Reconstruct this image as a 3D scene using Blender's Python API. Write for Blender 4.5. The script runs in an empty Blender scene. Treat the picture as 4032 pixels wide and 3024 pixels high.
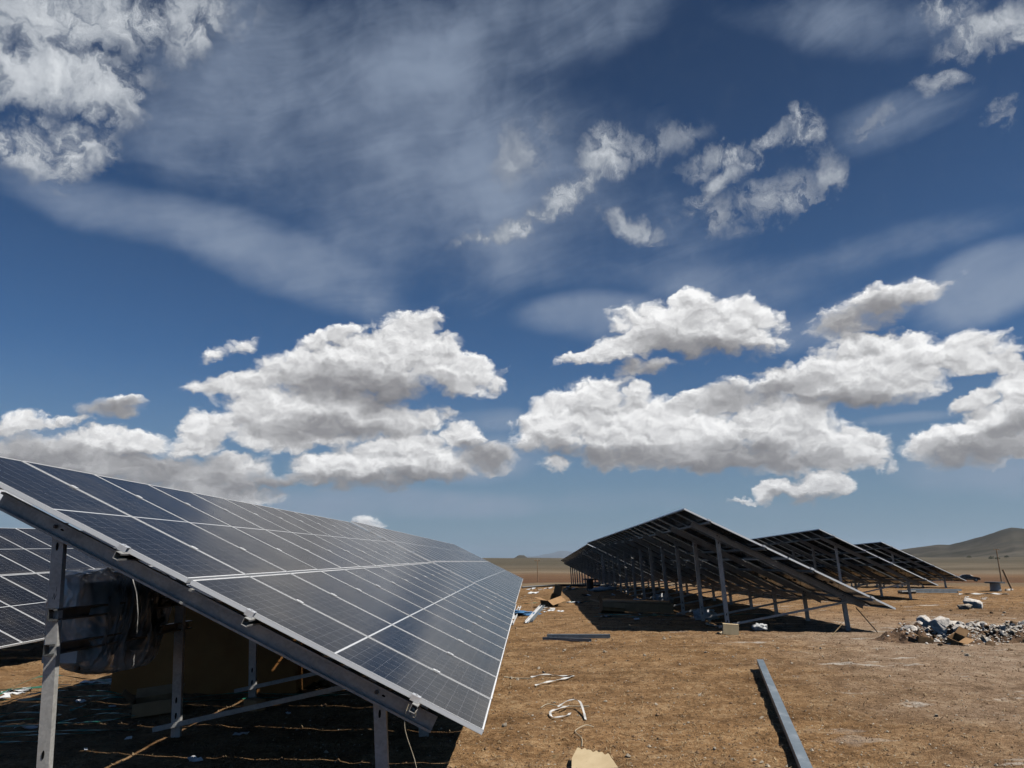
import bpy, math, random
import numpy as np
from mathutils import Vector, Matrix, Quaternion

# ---------------------------------------------------------------- camera, sky, sun, exposure
scene = bpy.context.scene
EYE = 1.65
CAM_F, CAM_PITCH, CAM_YAW = 3065.6 / 4032 * 36.0, 12.692, 1.212
cam_data = bpy.data.cameras.new('camera'); cam = bpy.data.objects.new('camera', cam_data)
scene.collection.objects.link(cam); scene.camera = cam
cam_data.sensor_width = 36.0; cam_data.lens = CAM_F; cam_data.clip_start = .05; cam_data.clip_end = 60000
cam.location = (0, 0, EYE); cam.rotation_euler = (math.radians(90 + CAM_PITCH), 0, math.radians(CAM_YAW))

SUN_EL, SUN_BACK = math.radians(52), math.radians(26)     # sun from the right, a little behind the camera
SUN_STRENGTH = 5.0
SKY_STRENGTH, SKY_GAMMA, SKY_TINT = .1, 1.0, (.28, .425, .555, 1)
# heaped, torn and veil clouds: azimuth, elevation, half width, half height, turn (all degrees), weight
CUMULUS = [
    (-13.16, 13.24, 6.75, 2.5, 2.6, 1), (-8.5, 16.96, 2.8, 1.08, 9.7, 0.8), (-9.81, 14.72, 5.18, 1.85, 2, 1), (-5.97, 13.48, 4.88, 1.7, -3.9, 1),
    (-19.63, 12.2, 4.75, 0.97, 9, 0.8), (-15.27, 15.12, 4.02, 0.83, 23.3, 0.6), (-15.35, 10.64, 7.56, 1.98, 2.5, 1), (-17.51, 9.06, 6.4, 1.79, 2.5, 1),
    (-11.67, 9.95, 6.38, 1.67, 1.7, 1), (-21.52, 14.31, 2.2, 0.64, 20.4, 0.35), (-10.2, 6.48, 8.01, 1.83, 4, 1), (-4.85, 8.74, 1.88, 1.18, 0.5, 1),
    (-9.58, 7.66, 3.68, 1.51, 16.1, 1), (-14.78, 6.21, 3.54, 1.31, 11.7, 1), (-3.12, 7.4, 2.73, 1.28, 0.2, 0.9), (1.66, 6.9, 1.36, 0.67, -0.3, 0.5),
    (-29.68, 7.1, 5.35, 1.14, 8.3, 1), (-23.29, 8.12, 2.37, 1.51, 24.6, 1), (-34.15, 8.07, 1.47, 0.86, 5.2, 0.7), (-28.2, 5.84, 8.83, 1.5, -0.4, 1),
    (-22.48, 5.48, 5.36, 1.57, 2.1, 1), (-33.19, 6.28, 3.48, 1.44, 3.9, 1), (-28.85, 9.49, 2.33, 0.76, 4.9, 0.75), (-31.94, 8.5, 2.32, 0.41, 5, 0.5),
    (-18.22, 5.31, 1.87, 0.71, 1.6, 0.5), (-31.51, 4.79, 8.54, 1.74, -0.7, 1), (-23.27, 4.37, 5.89, 1.24, -2.5, 0.9), (8.82, 9.14, 9.62, 2.51, -6.7, 1),
    (4.47, 11.43, 3.27, 1.86, 18.6, 1), (8.07, 11.85, 1.09, 1.01, -1.9, 1), (1.34, 9.43, 2.75, 2.04, 29.2, 1), (12.11, 8.87, 6.8, 2.48, -10.3, 1),
    (18.46, 8.91, 4.56, 2.41, -8.4, 1), (19.77, 10.11, 2.42, 1.43, -3.8, 1), (22.8, 7.41, 2.71, 1.39, -3.3, 1), (10.39, 7.1, 9.76, 1.39, -5.6, 1),
    (17.67, 6.54, 7.28, 1.21, -2.3, 1), (12.49, 16.15, 6.68, 1.98, -11.7, 1), (11.9, 17.67, 2.51, 1.5, 25.6, 1), (15.85, 16.88, 3.43, 1.62, -14.9, 1),
    (8.39, 15.7, 4.79, 1.28, 12, 1), (4.2, 14.93, 2.61, 0.54, 13.2, 0.7), (8.66, 13.84, 3.06, 0.6, 2.6, 0.7), (23.84, 12.46, 9.42, 1.8, 4.9, 1),
    (26.49, 13.26, 5.24, 1.36, -12.2, 1), (30.68, 12.3, 3.31, 0.87, -16.5, 1), (18.7, 12.11, 5.86, 1.35, 8.1, 1), (13.87, 11.2, 3.89, 0.92, 5.1, 1),
    (23.17, 11.43, 5.77, 1.49, 0.2, 1), (25.11, 16.5, 4.3, 1.38, 13.5, 0.75), (27.77, 17.34, 1.65, 0.9, 12.7, 0.7), (22.96, 15.53, 2.51, 1.09, 9.1, 0.75),
    (30.67, 7.91, 4.79, 1.85, 12.2, 1), (32.93, 10.28, 2.02, 1.64, 27.4, 1), (30.13, 9.86, 1.58, 0.63, 22.1, 0.8), (27.8, 7.69, 2.7, 1.1, 17.8, 1),
    (31.29, 6.85, 3.16, 1.2, -4.3, 1), (19.33, 4.43, 3.26, 0.81, 1.5, 0.8), (20.83, 4.79, 1.6, 0.87, -1.9, 0.9), (17.82, 4.38, 1.98, 0.69, 8.9, 0.8),
    (15.17, 3.8, 1.41, 0.22, 7.1, 0.5), (-11.37, 2.58, 1.5, 0.45, -4.5, 0.4),
]
WISPS = [
    (-35.12, 32.79, 11.02, 2.51, 20.9, 1.3), (-35.44, 29.5, 7.12, 2.26, 11.2, 1.6), (-31.43, 29.21, 2.98, 2.37, -26.6, 1.4), (-35.64, 25.32, 2.54, 1.97, -40, 1.2),
    (-33.24, 25.65, 3.41, 1.64, 23.4, 1.2), (-25.86, 34.39, 2.94, 1.64, 36.3, 1), (-29.17, 34.98, 7, 1.83, 13.7, 1.2), (6, 29.04, 2.64, 1.65, 23, 1.1),
    (3.73, 26.61, 5.21, 1.16, 32.2, 1), (-1.07, 24.04, 4.68, 0.74, 21.5, 0.9), (8.94, 29.16, 4.32, 0.94, 4, 0.5), (8.16, 23.5, 2.65, 0.92, -26.4, 0.8),
    (-0.32, 29.23, 2.45, 1.7, 34.6, 0.5), (17, 28, 4.94, 0.94, 10.2, 0.9), (21.41, 28.67, 1.42, 1.52, 8.5, 1), (14.44, 25.85, 3.6, 0.82, 26.6, 0.8),
    (19.39, 24.6, 3.22, 1.55, 1.3, 0.7), (22.7, 25.61, 1.12, 1.76, -28.3, 0.7), (14.99, 23.89, 2.04, 1.26, -6.2, 0.6), (11.49, 29.56, 2.84, 0.77, 2.9, 0.45),
    (33.61, 32.02, 3.52, 1.1, 12.2, 1), (35.35, 31.07, 2.27, 1.18, -3.5, 1.1), (31.61, 33.67, 2.01, 1.02, -16.7, 0.8), (30.74, 29.76, 1.97, 0.49, -10.4, 0.6),
    (33.64, 26.9, 0.99, 0.62, 27.5, 0.5), (25.82, 28.4, 1.13, 0.37, 27.7, 0.3),
]
VEIL = [
    (-23.25, 21.74, 13.33, 2.67, -6.4, 1.3), (4.07, 17.37, 5.28, 2.03, 3.1, 1.6), (-9.62, 28.97, 21.86, 9.58, -10.2, 1), (28.84, 28.57, 5.38, 1.56, -2.3, 0.7),
    (31.15, 16.19, 4.89, 2.45, 18.3, 1.9), (-26.64, 3.95, 11.86, 1.8, -2.5, 1.4), (-9.79, 4, 13.96, 1.48, -1.5, 1.2), (30.12, 5.34, 6.38, 1.73, -3.3, 1.3),
    (-3.12, 7.4, 5.47, 1.69, 0.2, 1), (26.64, 9.38, 3.52, 0.42, -1.5, 1), (-1.94, 9.88, 3.11, 0.85, 0.1, 0.9), (-17.53, 19.37, 9.33, 2.28, -6.8, 0.9),
    (-3.4, 36.69, 18.37, 4.4, 11.2, 0.9), (0.4, 26.05, 15.4, 4.22, -10, 0.6), (24.02, 34.56, 9.65, 1.61, -12.9, 0.45), (5.74, 20.33, 17.62, 2, -7.5, 0.45),
    (23.98, 19.91, 11.12, 1.54, 1.4, 0.4), (-31.64, 5.94, 6.44, 2.04, 3.4, 0.6), (23.59, 15.92, 7.29, 1.24, -1.9, 0.6), (3.64, 3.88, 16.65, 0.83, -0.4, 0.4),
]
SHADE = [
    (-11.75, 11.96, 6.77, 1.61, -2.9, 1), (-15.27, 9.16, 6.2, 0.86, 2.2, 0.8), (-9.83, 5.33, 7.65, 0.8, 3.8, 1), (-3.3, 7.4, 2.56, 1.15, 0.3, 0.9),
    (-25.45, 6.2, 5.18, 0.92, -2.6, 0.9), (-19.13, 5.12, 5.26, 1.02, 1.6, 0.8), (-33.44, 6.26, 3.46, 1.15, 3.9, 0.9), (-29.48, 5.18, 7, 1.06, -2.8, 0.9),
    (-28.84, 9.37, 2.47, 0.67, 4.8, 0.8), (6.41, 7.25, 8.02, 0.94, -5, 1), (11.98, 6.34, 7.38, 0.85, -4.6, 1), (17.05, 6.41, 5.51, 0.96, -2.1, 1),
    (15.87, 7.42, 3.43, 0.91, -2.3, 0.7), (13.4, 14.53, 5.6, 1.19, -11.7, 1), (8.32, 13.79, 3.07, 0.67, -2.3, 0.8), (22.8, 10.62, 4.34, 0.87, -4.7, 1),
    (16.79, 11.69, 4.72, 0.78, 6.5, 0.8), (24.46, 15.82, 4.04, 1.17, 8.7, 0.9), (29.77, 6.67, 3.78, 1.04, 1.8, 1), (31.91, 7.95, 2, 0.83, 17.8, 0.9),
    (19.28, 3.84, 2.66, 0.37, -1.4, 0.7),
]
def build_world(sun_el, sun_rot):
    """Nishita sky with procedural clouds laid out by azimuth and elevation in degrees."""
    w = bpy.data.worlds.new("World"); bpy.context.scene.world = w; w.use_nodes = True
    nt = w.node_tree; nt.nodes.clear()
    L = nt.links.new
    def N(t, **kw):
        n = nt.nodes.new(t)
        for k, v in kw.items(): setattr(n, k, v)
        return n
    def put(sock, v):
        if isinstance(v, bpy.types.NodeSocket): L(v, sock)
        else: sock.default_value = v
    def M(op, a, b=0.0, c=0.0, clamp=False):
        n = N('ShaderNodeMath', operation=op, use_clamp=clamp)
        put(n.inputs[0], a); put(n.inputs[1], b); put(n.inputs[2], c); return n.outputs[0]
    def V(op, a, b=(0, 0, 0)):
        n = N('ShaderNodeVectorMath', operation=op); put(n.inputs[0], a); put(n.inputs[1], b)
        return n.outputs['Value'] if op == 'DOT_PRODUCT' else n.outputs[0]
    def noise(vec, scale, detail=5.0, rough=.55, dist=0.0):
        n = N('ShaderNodeTexNoise', noise_dimensions='2D'); put(n.inputs['Vector'], vec)
        for k, v in (('Scale', scale), ('Detail', detail), ('Roughness', rough), ('Distortion', dist)): n.inputs[k].default_value = v
        return n
    def cells(vec, scale, detail):
        n = N('ShaderNodeTexVoronoi', feature='F1', voronoi_dimensions='2D'); put(n.inputs['Vector'], vec)
        for k, v in (('Scale', scale), ('Detail', detail), ('Roughness', .5), ('Lacunarity', 2.2)): n.inputs[k].default_value = v
        return n.outputs['Distance']
    def smooth(v, a, b, lo=0.0, hi=1.0):
        n = N('ShaderNodeMapRange', interpolation_type='SMOOTHSTEP'); put(n.inputs[0], v)
        for i, q in enumerate((a, b, lo, hi)): put(n.inputs[1 + i], q)
        return n.outputs[0]
    def shift(vec, amp, scale, detail, rough=.55, dist=0.0):          # push points about by a vector noise
        c = V('SUBTRACT', noise(vec, scale, detail, rough, dist).outputs['Color'], (.5, .5, .5))
        return V('MULTIPLY', c, (amp, amp, 0))
    def ellipses(P, items, soft, lift=0.0):
        """Rounded bodies; with lift also the same bodies moved down, for telling top from base.
        Built in node groups of ten, each waiting for the one before, which keeps the shader stack small."""
        cur = low = None
        for c0 in range(0, len(items), 10):
            g = bpy.data.node_groups.new('cloud_bodies', 'ShaderNodeTree'); gl = g.links.new
            g.interface.new_socket('P', in_out='INPUT', socket_type='NodeSocketVector')
            g.interface.new_socket('A', in_out='OUTPUT', socket_type='NodeSocketFloat'); g.interface.new_socket('B', in_out='OUTPUT', socket_type='NodeSocketFloat')
            gi = g.nodes.new('NodeGroupInput').outputs[0]; go = g.nodes.new('NodeGroupOutput')
            def gm(op, *args):
                n = g.nodes.new('ShaderNodeMath'); n.operation = op
                for i, v in enumerate(args):
                    if isinstance(v, float): n.inputs[i].default_value = v
                    else: gl(v, n.inputs[i])
                return n.outputs[0]
            def dot(v):
                n = g.nodes.new('ShaderNodeVectorMath'); n.operation = 'DOT_PRODUCT'; gl(gi, n.inputs[0]); n.inputs[1].default_value = v; return n.outputs['Value']
            A = B = None
            for (az_, e, rx, ry, rot, wt) in items[c0:c0 + 10]:
                c, s = math.cos(math.radians(rot)), math.sin(math.radians(rot))
                q1 = dot((c / rx, s / rx, -(c * az_ + s * e) / rx)); q2 = dot((-s / ry, c / ry, (s * az_ - c * e) / ry))
                v0 = gm('MULTIPLY_ADD', gm('MULTIPLY_ADD', q2, q2, gm('MULTIPLY', q1, q1)), -float(wt), float(wt))
                v = gm('MAXIMUM', v0, -.8); A = v if A is None else gm('SMOOTH_MAX', A, v, soft)
                if lift:
                    u = gm('MAXIMUM', gm('MULTIPLY_ADD', q2, -lift, v0), -.8); B = u if B is None else gm('SMOOTH_MAX', B, u, soft)
            gl(A, go.inputs[0]); gl(B if lift else A, go.inputs[1])
            n = N('ShaderNodeGroup'); n.node_tree = g
            if cur is None: L(P, n.inputs[0]); cur, low = n.outputs
            else:
                sq = N('ShaderNodeVectorMath', operation='MULTIPLY_ADD'); L(cur, sq.inputs[0]); sq.inputs[1].default_value = (1e-9, 1e-9, 0); L(P, sq.inputs[2]); L(sq.outputs[0], n.inputs[0])
                cur = M('SMOOTH_MAX', cur, n.outputs[0], soft)
                if lift: low = M('SMOOTH_MAX', low, n.outputs[1], soft)
        return (cur, low) if lift else cur
    def layer(base, col, alpha):
        n = N('ShaderNodeMix', data_type='RGBA'); put(n.inputs[0], alpha); put(n.inputs[6], base); put(n.inputs[7], col); return n.outputs[2]
    def light(col):                                 # one closure for each region, so that the others are skipped
        b = N('ShaderNodeBackground'); L(col, b.inputs[0]); return b.outputs[0]
    def ramp(v, stops):
        n = N('ShaderNodeValToRGB'); L(v, n.inputs[0]); cr = n.color_ramp
        while len(cr.elements) < len(stops): cr.elements.new(.5)
        for e, (p, c) in zip(cr.elements, stops): e.position = p; e.color = c + (1,)
        return n.outputs[0]
    geo = N('ShaderNodeNewGeometry'); sp = N('ShaderNodeSeparateXYZ'); L(geo.outputs['Incoming'], sp.inputs[0])
    dx, dy, dz = (M('MULTIPLY', sp.outputs[i], -1.0) for i in range(3))
    az = M('MULTIPLY', M('ARCTAN2', dx, dy), 57.29578)
    el = M('MULTIPLY', M('ARCSINE', dz), 57.29578)
    cb = N('ShaderNodeCombineXYZ'); L(az, cb.inputs[0]); L(el, cb.inputs[1]); cb.inputs[2].default_value = 1.0; P = cb.outputs[0]
    # clear sky
    sky = N('ShaderNodeTexSky', sky_type='NISHITA', sun_disc=False)
    sky.sun_elevation = sun_el; sky.sun_rotation = sun_rot; sky.altitude = 1100; sky.air_density = 1.0; sky.dust_density = .3; sky.ozone_density = 3.0
    gm = N('ShaderNodeGamma'); L(sky.outputs[0], gm.inputs[0]); gm.inputs[1].default_value = SKY_GAMMA
    tint = N('ShaderNodeMix', data_type='RGBA', blend_type='MULTIPLY'); tint.inputs[0].default_value = 1.0
    L(gm.outputs[0], tint.inputs[6]); tint.inputs[7].default_value = SKY_TINT
    st = N('ShaderNodeVectorMath', operation='SCALE'); L(tint.outputs[2], st.inputs[0]); L(smooth(el, 42.0, 12.0, SKY_STRENGTH * .68, SKY_STRENGTH * 1.1), st.inputs['Scale'])
    # pale air low over the plain
    air = layer(st.outputs[0], (.20, .285, .37, 1), M('MULTIPLY', smooth(el, 15.0, -.5), .82))
    # --- the part of the sky the place looks at ---------------------------------------
    Pv = V('ADD', P, shift(V('MULTIPLY', P, (.6, 1.0, 1)), 5.0, .07, 1.0))
    veil = ellipses(Pv, VEIL, .4)
    turn = N('ShaderNodeVectorRotate', rotation_type='Z_AXIS'); L(V('ADD', P, shift(P, 4.0, .07, 3.0)), turn.inputs[0]); turn.inputs['Angle'].default_value = math.radians(-16)
    fibre = noise(V('MULTIPLY', turn.outputs[0], (.22, 1.1, 1)), .32, 8.0, .66, .25).outputs[0]
    patch = noise(V('ADD', P, shift(P, 2.0, .2, 3.0)), .1, 5.0, .55).outputs[0]
    grain = M('ADD', M('MULTIPLY', fibre, .36), M('MULTIPLY', patch, .74))
    va = smooth(M('MULTIPLY_ADD', M('SUBTRACT', grain, .55), 2.0, veil), -.25, 1.3)
    va = M('MULTIPLY', va, smooth(grain, .3, .8, .5, 1.0))
    base = layer(air, (.28, .345, .455, 1), M('MULTIPLY', va, .80, clamp=True))
    # torn clouds, high up
    Pt = V('ADD', P, V('ADD', shift(P, 2.6, .15, 2.0), shift(P, 2.2, .5, 6.0, .65)))
    tm = ellipses(Pt, WISPS, .25)
    sh = shift(P, 3.4, .33, 5.0, .6)
    def shreds(off): return noise(V('ADD', V('ADD', P, sh), off), .36, 9.0, .62, .3).outputs[0]
    t0, t1 = shreds((0, 0, 0)), shreds((.3, .6, 0))
    strand = M('SUBTRACT', 1.0, M('MULTIPLY', M('ABSOLUTE', M('SUBTRACT', t0, .52)), 7.0))          # threads along one level of the noise
    th = M('MULTIPLY_ADD', M('SUBTRACT', t0, .5), 2.6, M('MULTIPLY_ADD', strand, .30, M('MULTIPLY', tm, .85)))
    ta = M('MULTIPLY', smooth(th, -.2, 1.35), .96)
    tl = M('MULTIPLY_ADD', M('SUBTRACT', t0, t1), .8, .16)
    tl = M('MULTIPLY_ADD', th, .33, tl, clamp=True)
    torn = layer(base, ramp(tl, [(0.05, (.17, .20, .26)), (.42, (.30, .335, .39)), (1.0, (.80, .83, .86))]), ta)
    # heaped clouds, low down
    Ps = V('MULTIPLY', P, (.8, 1.15, 1))
    big = shift(Ps, 1.4, .17, 1.0); mid = shift(Ps, 1.6, .6, 5.0, .6)
    Ph = V('ADD', P, V('ADD', big, mid))
    m0, m1 = ellipses(Ph, CUMULUS, .15, .9)
    belly = ellipses(Ph, SHADE, .3)                  # the grey undersides
    def billows(off):
        q = V('ADD', V('ADD', Ps, mid), off)
        return M('MULTIPLY_ADD', cells(q, .7, 2.0), -.62, noise(q, .55, 7.0, .55).outputs[0])
    d0, d1 = billows((0, 0, 0)), billows((.16, .42, 0))
    tone = M('SUBTRACT', m0, m1)                    # + towards the top of a heap, - towards its base
    h = M('MULTIPLY_ADD', d0, .8, M('ADD', m0, -.06))
    soft = smooth(belly, -.3, .5)
    ha = smooth(h, -.12, M('MULTIPLY_ADD', soft, .28, .40))
    rel = M('MULTIPLY', M('SUBTRACT', d0, d1), M('MULTIPLY_ADD', soft, -.12, .46))
    l = M('ADD', M('MULTIPLY_ADD', tone, .2, .66), rel)
    l = M('MULTIPLY_ADD', smooth(M('MULTIPLY_ADD', d0, .8, belly), -.7, 1.35), -.47, l, clamp=True)
    heap = layer(base, ramp(l, [(.0, (.19, .188, .20)), (.25, (.30, .298, .31)), (.5, (.54, .54, .55)), (.86, (1.0, 1.0, 1.0))]), ha)
    inside = N('ShaderNodeMixShader'); L(M('GREATER_THAN', el, 22.3), inside.inputs[0]); L(light(heap), inside.inputs[1]); L(light(torn), inside.inputs[2])
    # --- the rest of the sky goes on with the same kinds of cloud -----------------------
    o = noise(V('MULTIPLY', P, (.05, .1, 1)), 1.0, 6.0, .6)
    far = smooth(M('ABSOLUTE', az), 46.0, 60.0); far = M('MAXIMUM', far, smooth(el, 46.0, 56.0, 0.0, .6))
    oa = M('MULTIPLY', smooth(o.outputs[0], .6, .76), far)
    outside = layer(air, ramp(noise(V('ADD', V('MULTIPLY', P, (.05, .1, 1)), (.01, .04, 0)), 1.0, 4.0).outputs[0], [(.4, (.8, .81, .83)), (.65, (.3, .31, .34))]), oa)
    hidden = M('MAXIMUM', M('GREATER_THAN', M('ABSOLUTE', az), 46.0), M('LESS_THAN', M('MULTIPLY', M('SUBTRACT', el, -3.0), M('SUBTRACT', 46.0, el)), 0.0))
    top = N('ShaderNodeMixShader'); L(hidden, top.inputs[0]); L(inside.outputs[0], top.inputs[1]); L(light(outside), top.inputs[2])
    out = N('ShaderNodeOutputWorld'); L(top.outputs[0], out.inputs[0])
    w.cycles.sampling_method = 'MANUAL'; w.cycles.sample_map_resolution = 512
build_world(SUN_EL, math.pi / 2 + SUN_BACK)
sun_dir = Vector((math.cos(SUN_EL) * math.cos(SUN_BACK), -math.cos(SUN_EL) * math.sin(SUN_BACK), math.sin(SUN_EL)))
sun_data = bpy.data.lights.new('sun', 'SUN'); sun = bpy.data.objects.new('sun', sun_data); scene.collection.objects.link(sun)
sun_data.energy = SUN_STRENGTH; sun_data.angle = math.radians(.53); sun_data.color = (1.0, .955, .88)
sun.rotation_euler = sun_dir.to_track_quat('Z', 'Y').to_euler()
vs = scene.view_settings
vs.view_transform = 'Standard'; vs.look = 'None'; vs.exposure = 0.0; vs.gamma = 1.0; vs.use_curve_mapping = False
cy = scene.cycles
cy.use_adaptive_sampling = True; cy.adaptive_threshold = .02; cy.adaptive_min_samples = 10
cy.max_bounces = 6; cy.diffuse_bounces = 0; cy.glossy_bounces = 3; cy.transmission_bounces = 4; cy.transparent_max_bounces = 8; cy.volume_bounces = 0
cy.caustics_reflective = False; cy.caustics_refractive = False
# ---------------------------------------------------------------- helpers
rng = random.Random(7); nrng = np.random.default_rng(11)
COL = scene.collection
def obj(name, mesh, parent=None, mat=None):
    o = bpy.data.objects.new(name, mesh); COL.objects.link(o)
    if parent is not None: o.parent = parent
    if mat is not None and mesh is not None and not mesh.materials: mesh.materials.append(mat)
    return o
def tag(o, label, cat, group=None):
    o['label'] = label; o['category'] = cat
    if group: o['group'] = group
    return o
def structure(o): o['kind'] = 'structure'; return o
def empty(name, loc=(0, 0, 0), rot=(0, 0, 0)):
    o = bpy.data.objects.new(name, None); COL.objects.link(o); o.location = loc; o.rotation_euler = rot; o.empty_display_size = .1; return o
class MB:
    """Collects polygons of one piece, then links them as one mesh."""
    def __init__(s): s.v, s.f, s.m = [], [], []
    def add(s, verts, faces, mi=0):
        b = len(s.v); s.v.extend(tuple(q) for q in verts); s.f.extend(tuple(b + i for i in f) for f in faces); s.m.extend([mi] * len(faces)); return s
    def box(s, c, size, M=None, mi=0):
        x, y, z = (q / 2 for q in size); vs = [Vector((sx * x, sy * y, sz * z)) + Vector(c) for sz in (-1, 1) for sy in (-1, 1) for sx in (-1, 1)]
        if M is not None: vs = [M @ q for q in vs]
        return s.add(vs, [(0, 2, 3, 1), (4, 5, 7, 6), (0, 1, 5, 4), (2, 6, 7, 3), (0, 4, 6, 2), (1, 3, 7, 5)], mi)
    def extrude(s, outline, p0, p1, ax, ay, mi=0):
        """A closed outline (a, b) carried from p0 to p1; ax, ay are the directions of a and b."""
        p0, p1, ax, ay = Vector(p0), Vector(p1), Vector(ax), Vector(ay); n = len(outline)
        vs = [p + ax * a + ay * b for p in (p0, p1) for a, b in outline]
        fs = [(i, (i + 1) % n, n + (i + 1) % n, n + i) for i in range(n)] + [tuple(reversed(range(n))), tuple(range(n, 2 * n))]
        return s.add(vs, fs, mi)
    def tube(s, pts, r, sides=6, mi=0, r2=None, caps=True):
        pts = [Vector(p) for p in pts]; n = len(pts); vs = []; fs = []; up = Vector((.13, .21, .97))
        for i, p in enumerate(pts):
            d = (pts[min(i + 1, n - 1)] - pts[max(i - 1, 0)]).normalized()
            a = d.cross(up); a = a.normalized() if a.length > 1e-4 else d.orthogonal().normalized(); b = d.cross(a)
            rr = r if r2 is None else r + (r2 - r) * i / max(n - 1, 1)
            vs += [p + (a * math.cos(2 * math.pi * k / sides) + b * math.sin(2 * math.pi * k / sides)) * rr for k in range(sides)]
        for i in range(n - 1):
            fs += [(i * sides + k, i * sides + (k + 1) % sides, (i + 1) * sides + (k + 1) % sides, (i + 1) * sides + k) for k in range(sides)]
        if caps: fs += [tuple(range(sides)), tuple((n - 1) * sides + k for k in reversed(range(sides)))]
        return s.add(vs, fs, mi)
    def ribbon(s, pts, w, t=.0015, twist=None, mi=0):
        pts = [Vector(p) for p in pts]; n = len(pts); vs = []; fs = []
        for i, p in enumerate(pts):
            d = (pts[min(i + 1, n - 1)] - pts[max(i - 1, 0)]).normalized()
            side = d.cross(Vector((0, 0, 1))); side = side.normalized() if side.length > 1e-3 else Vector((1, 0, 0))
            if twist: side = Quaternion(d, twist[i]) @ side
            nr = side.cross(d).normalized()
            vs += [p + side * w / 2 + nr * t, p - side * w / 2 + nr * t, p - side * w / 2 - nr * t, p + side * w / 2 - nr * t]
        for i in range(n - 1):
            fs += [(i * 4 + k, i * 4 + (k + 1) % 4, i * 4 + 4 + (k + 1) % 4, i * 4 + 4 + k) for k in range(4)]
        fs += [(3, 2, 1, 0), tuple((n - 1) * 4 + k for k in range(4))]
        return s.add(vs, fs, mi)
    def mesh(s, name, mats, smooth=False):
        me = bpy.data.meshes.new(name); me.from_pydata([tuple(q) for q in s.v], [], s.f)
        for m in (mats if isinstance(mats, (list, tuple)) else [mats]): me.materials.append(m)
        if any(s.m): me.polygons.foreach_set('material_index', s.m)
        if smooth: me.polygons.foreach_set('use_smooth', [True] * len(me.polygons))
        me.update(); return me
    def build(s, name, mats, parent=None, smooth=False): return obj(name, s.mesh(name, mats, smooth), parent)
def spline(pts, n=8):
    pts = [Vector(p) for p in pts]; P = [pts[0] * 2 - pts[1]] + pts + [pts[-1] * 2 - pts[-2]]; out = []
    for i in range(1, len(P) - 2):
        for k in range(n):
            t = k / n; a, b, c, d = P[i - 1], P[i], P[i + 1], P[i + 2]
            out.append(.5 * ((2 * b) + (c - a) * t + (2 * a - 5 * b + 4 * c - d) * t * t + (3 * b - a - 3 * c + d) * t ** 3))
    return out + [pts[-1]]
def channel(w, h, lip, t):
    """Lipped channel: web along a (height h, at b = 0), flanges along b (width w)."""
    o = h / 2
    return [(-o, 0), (-o, w), (-o + lip, w), (-o + lip, w - t), (-o + t, w - t), (-o + t, t), (o - t, t), (o - t, w - t), (o - lip, w - t), (o - lip, w), (o, w), (o, 0)]
def S(v, a, b):
    t = np.clip((v - a) / (b - a), 0, 1); return t * t * (3 - 2 * t)
def _hash(ix, iy, seed):
    h = (ix.astype(np.int64) * 374761393 + iy.astype(np.int64) * 668265263 + seed * 974711) & 0xffffffff
    h = ((h ^ (h >> 13)) * 1274126177) & 0xffffffff
    return ((h ^ (h >> 16)) & 0xffff) / 65535.0
def vnoise(x, y, seed=0):
    ix, iy = np.floor(x), np.floor(y); fx, fy = x - ix, y - iy; fx = fx * fx * (3 - 2 * fx); fy = fy * fy * (3 - 2 * fy)
    a, b, c, d = _hash(ix, iy, seed), _hash(ix + 1, iy, seed), _hash(ix, iy + 1, seed), _hash(ix + 1, iy + 1, seed)
    return (a + (b - a) * fx) * (1 - fy) + (c + (d - c) * fx) * fy - .5
def fbm(x, y, oct=4, seed=0):
    r = 0; a = 1.0
    for i in range(oct): r = r + a * vnoise(x, y, seed + i); x = x * 2.03 + 11.3; y = y * 2.03 + 5.7; a *= .5
    return r
def lie(x, y):
    """Lie of the land without its fine relief."""
    x = np.asarray(x, float); y = np.asarray(y, float)
    return .2 * S(x, -4, 2.5) * S(y, 4, 14) - .06 * S(-x, 3, 9) - .88 * S(y, 40, 74) - 2.2 * S(y, 76, 150)
def relief(x, y):
    return fbm(x * .7, y * .7, 3, 3) * .035 + fbm(x * 3.1, y * 3.1, 3, 9) * .026 + fbm(x * 10, y * 10, 3, 21) * .016
def ground(x, y): return float(lie(x, y) + relief(np.asarray(x, float), np.asarray(y, float)))

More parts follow.
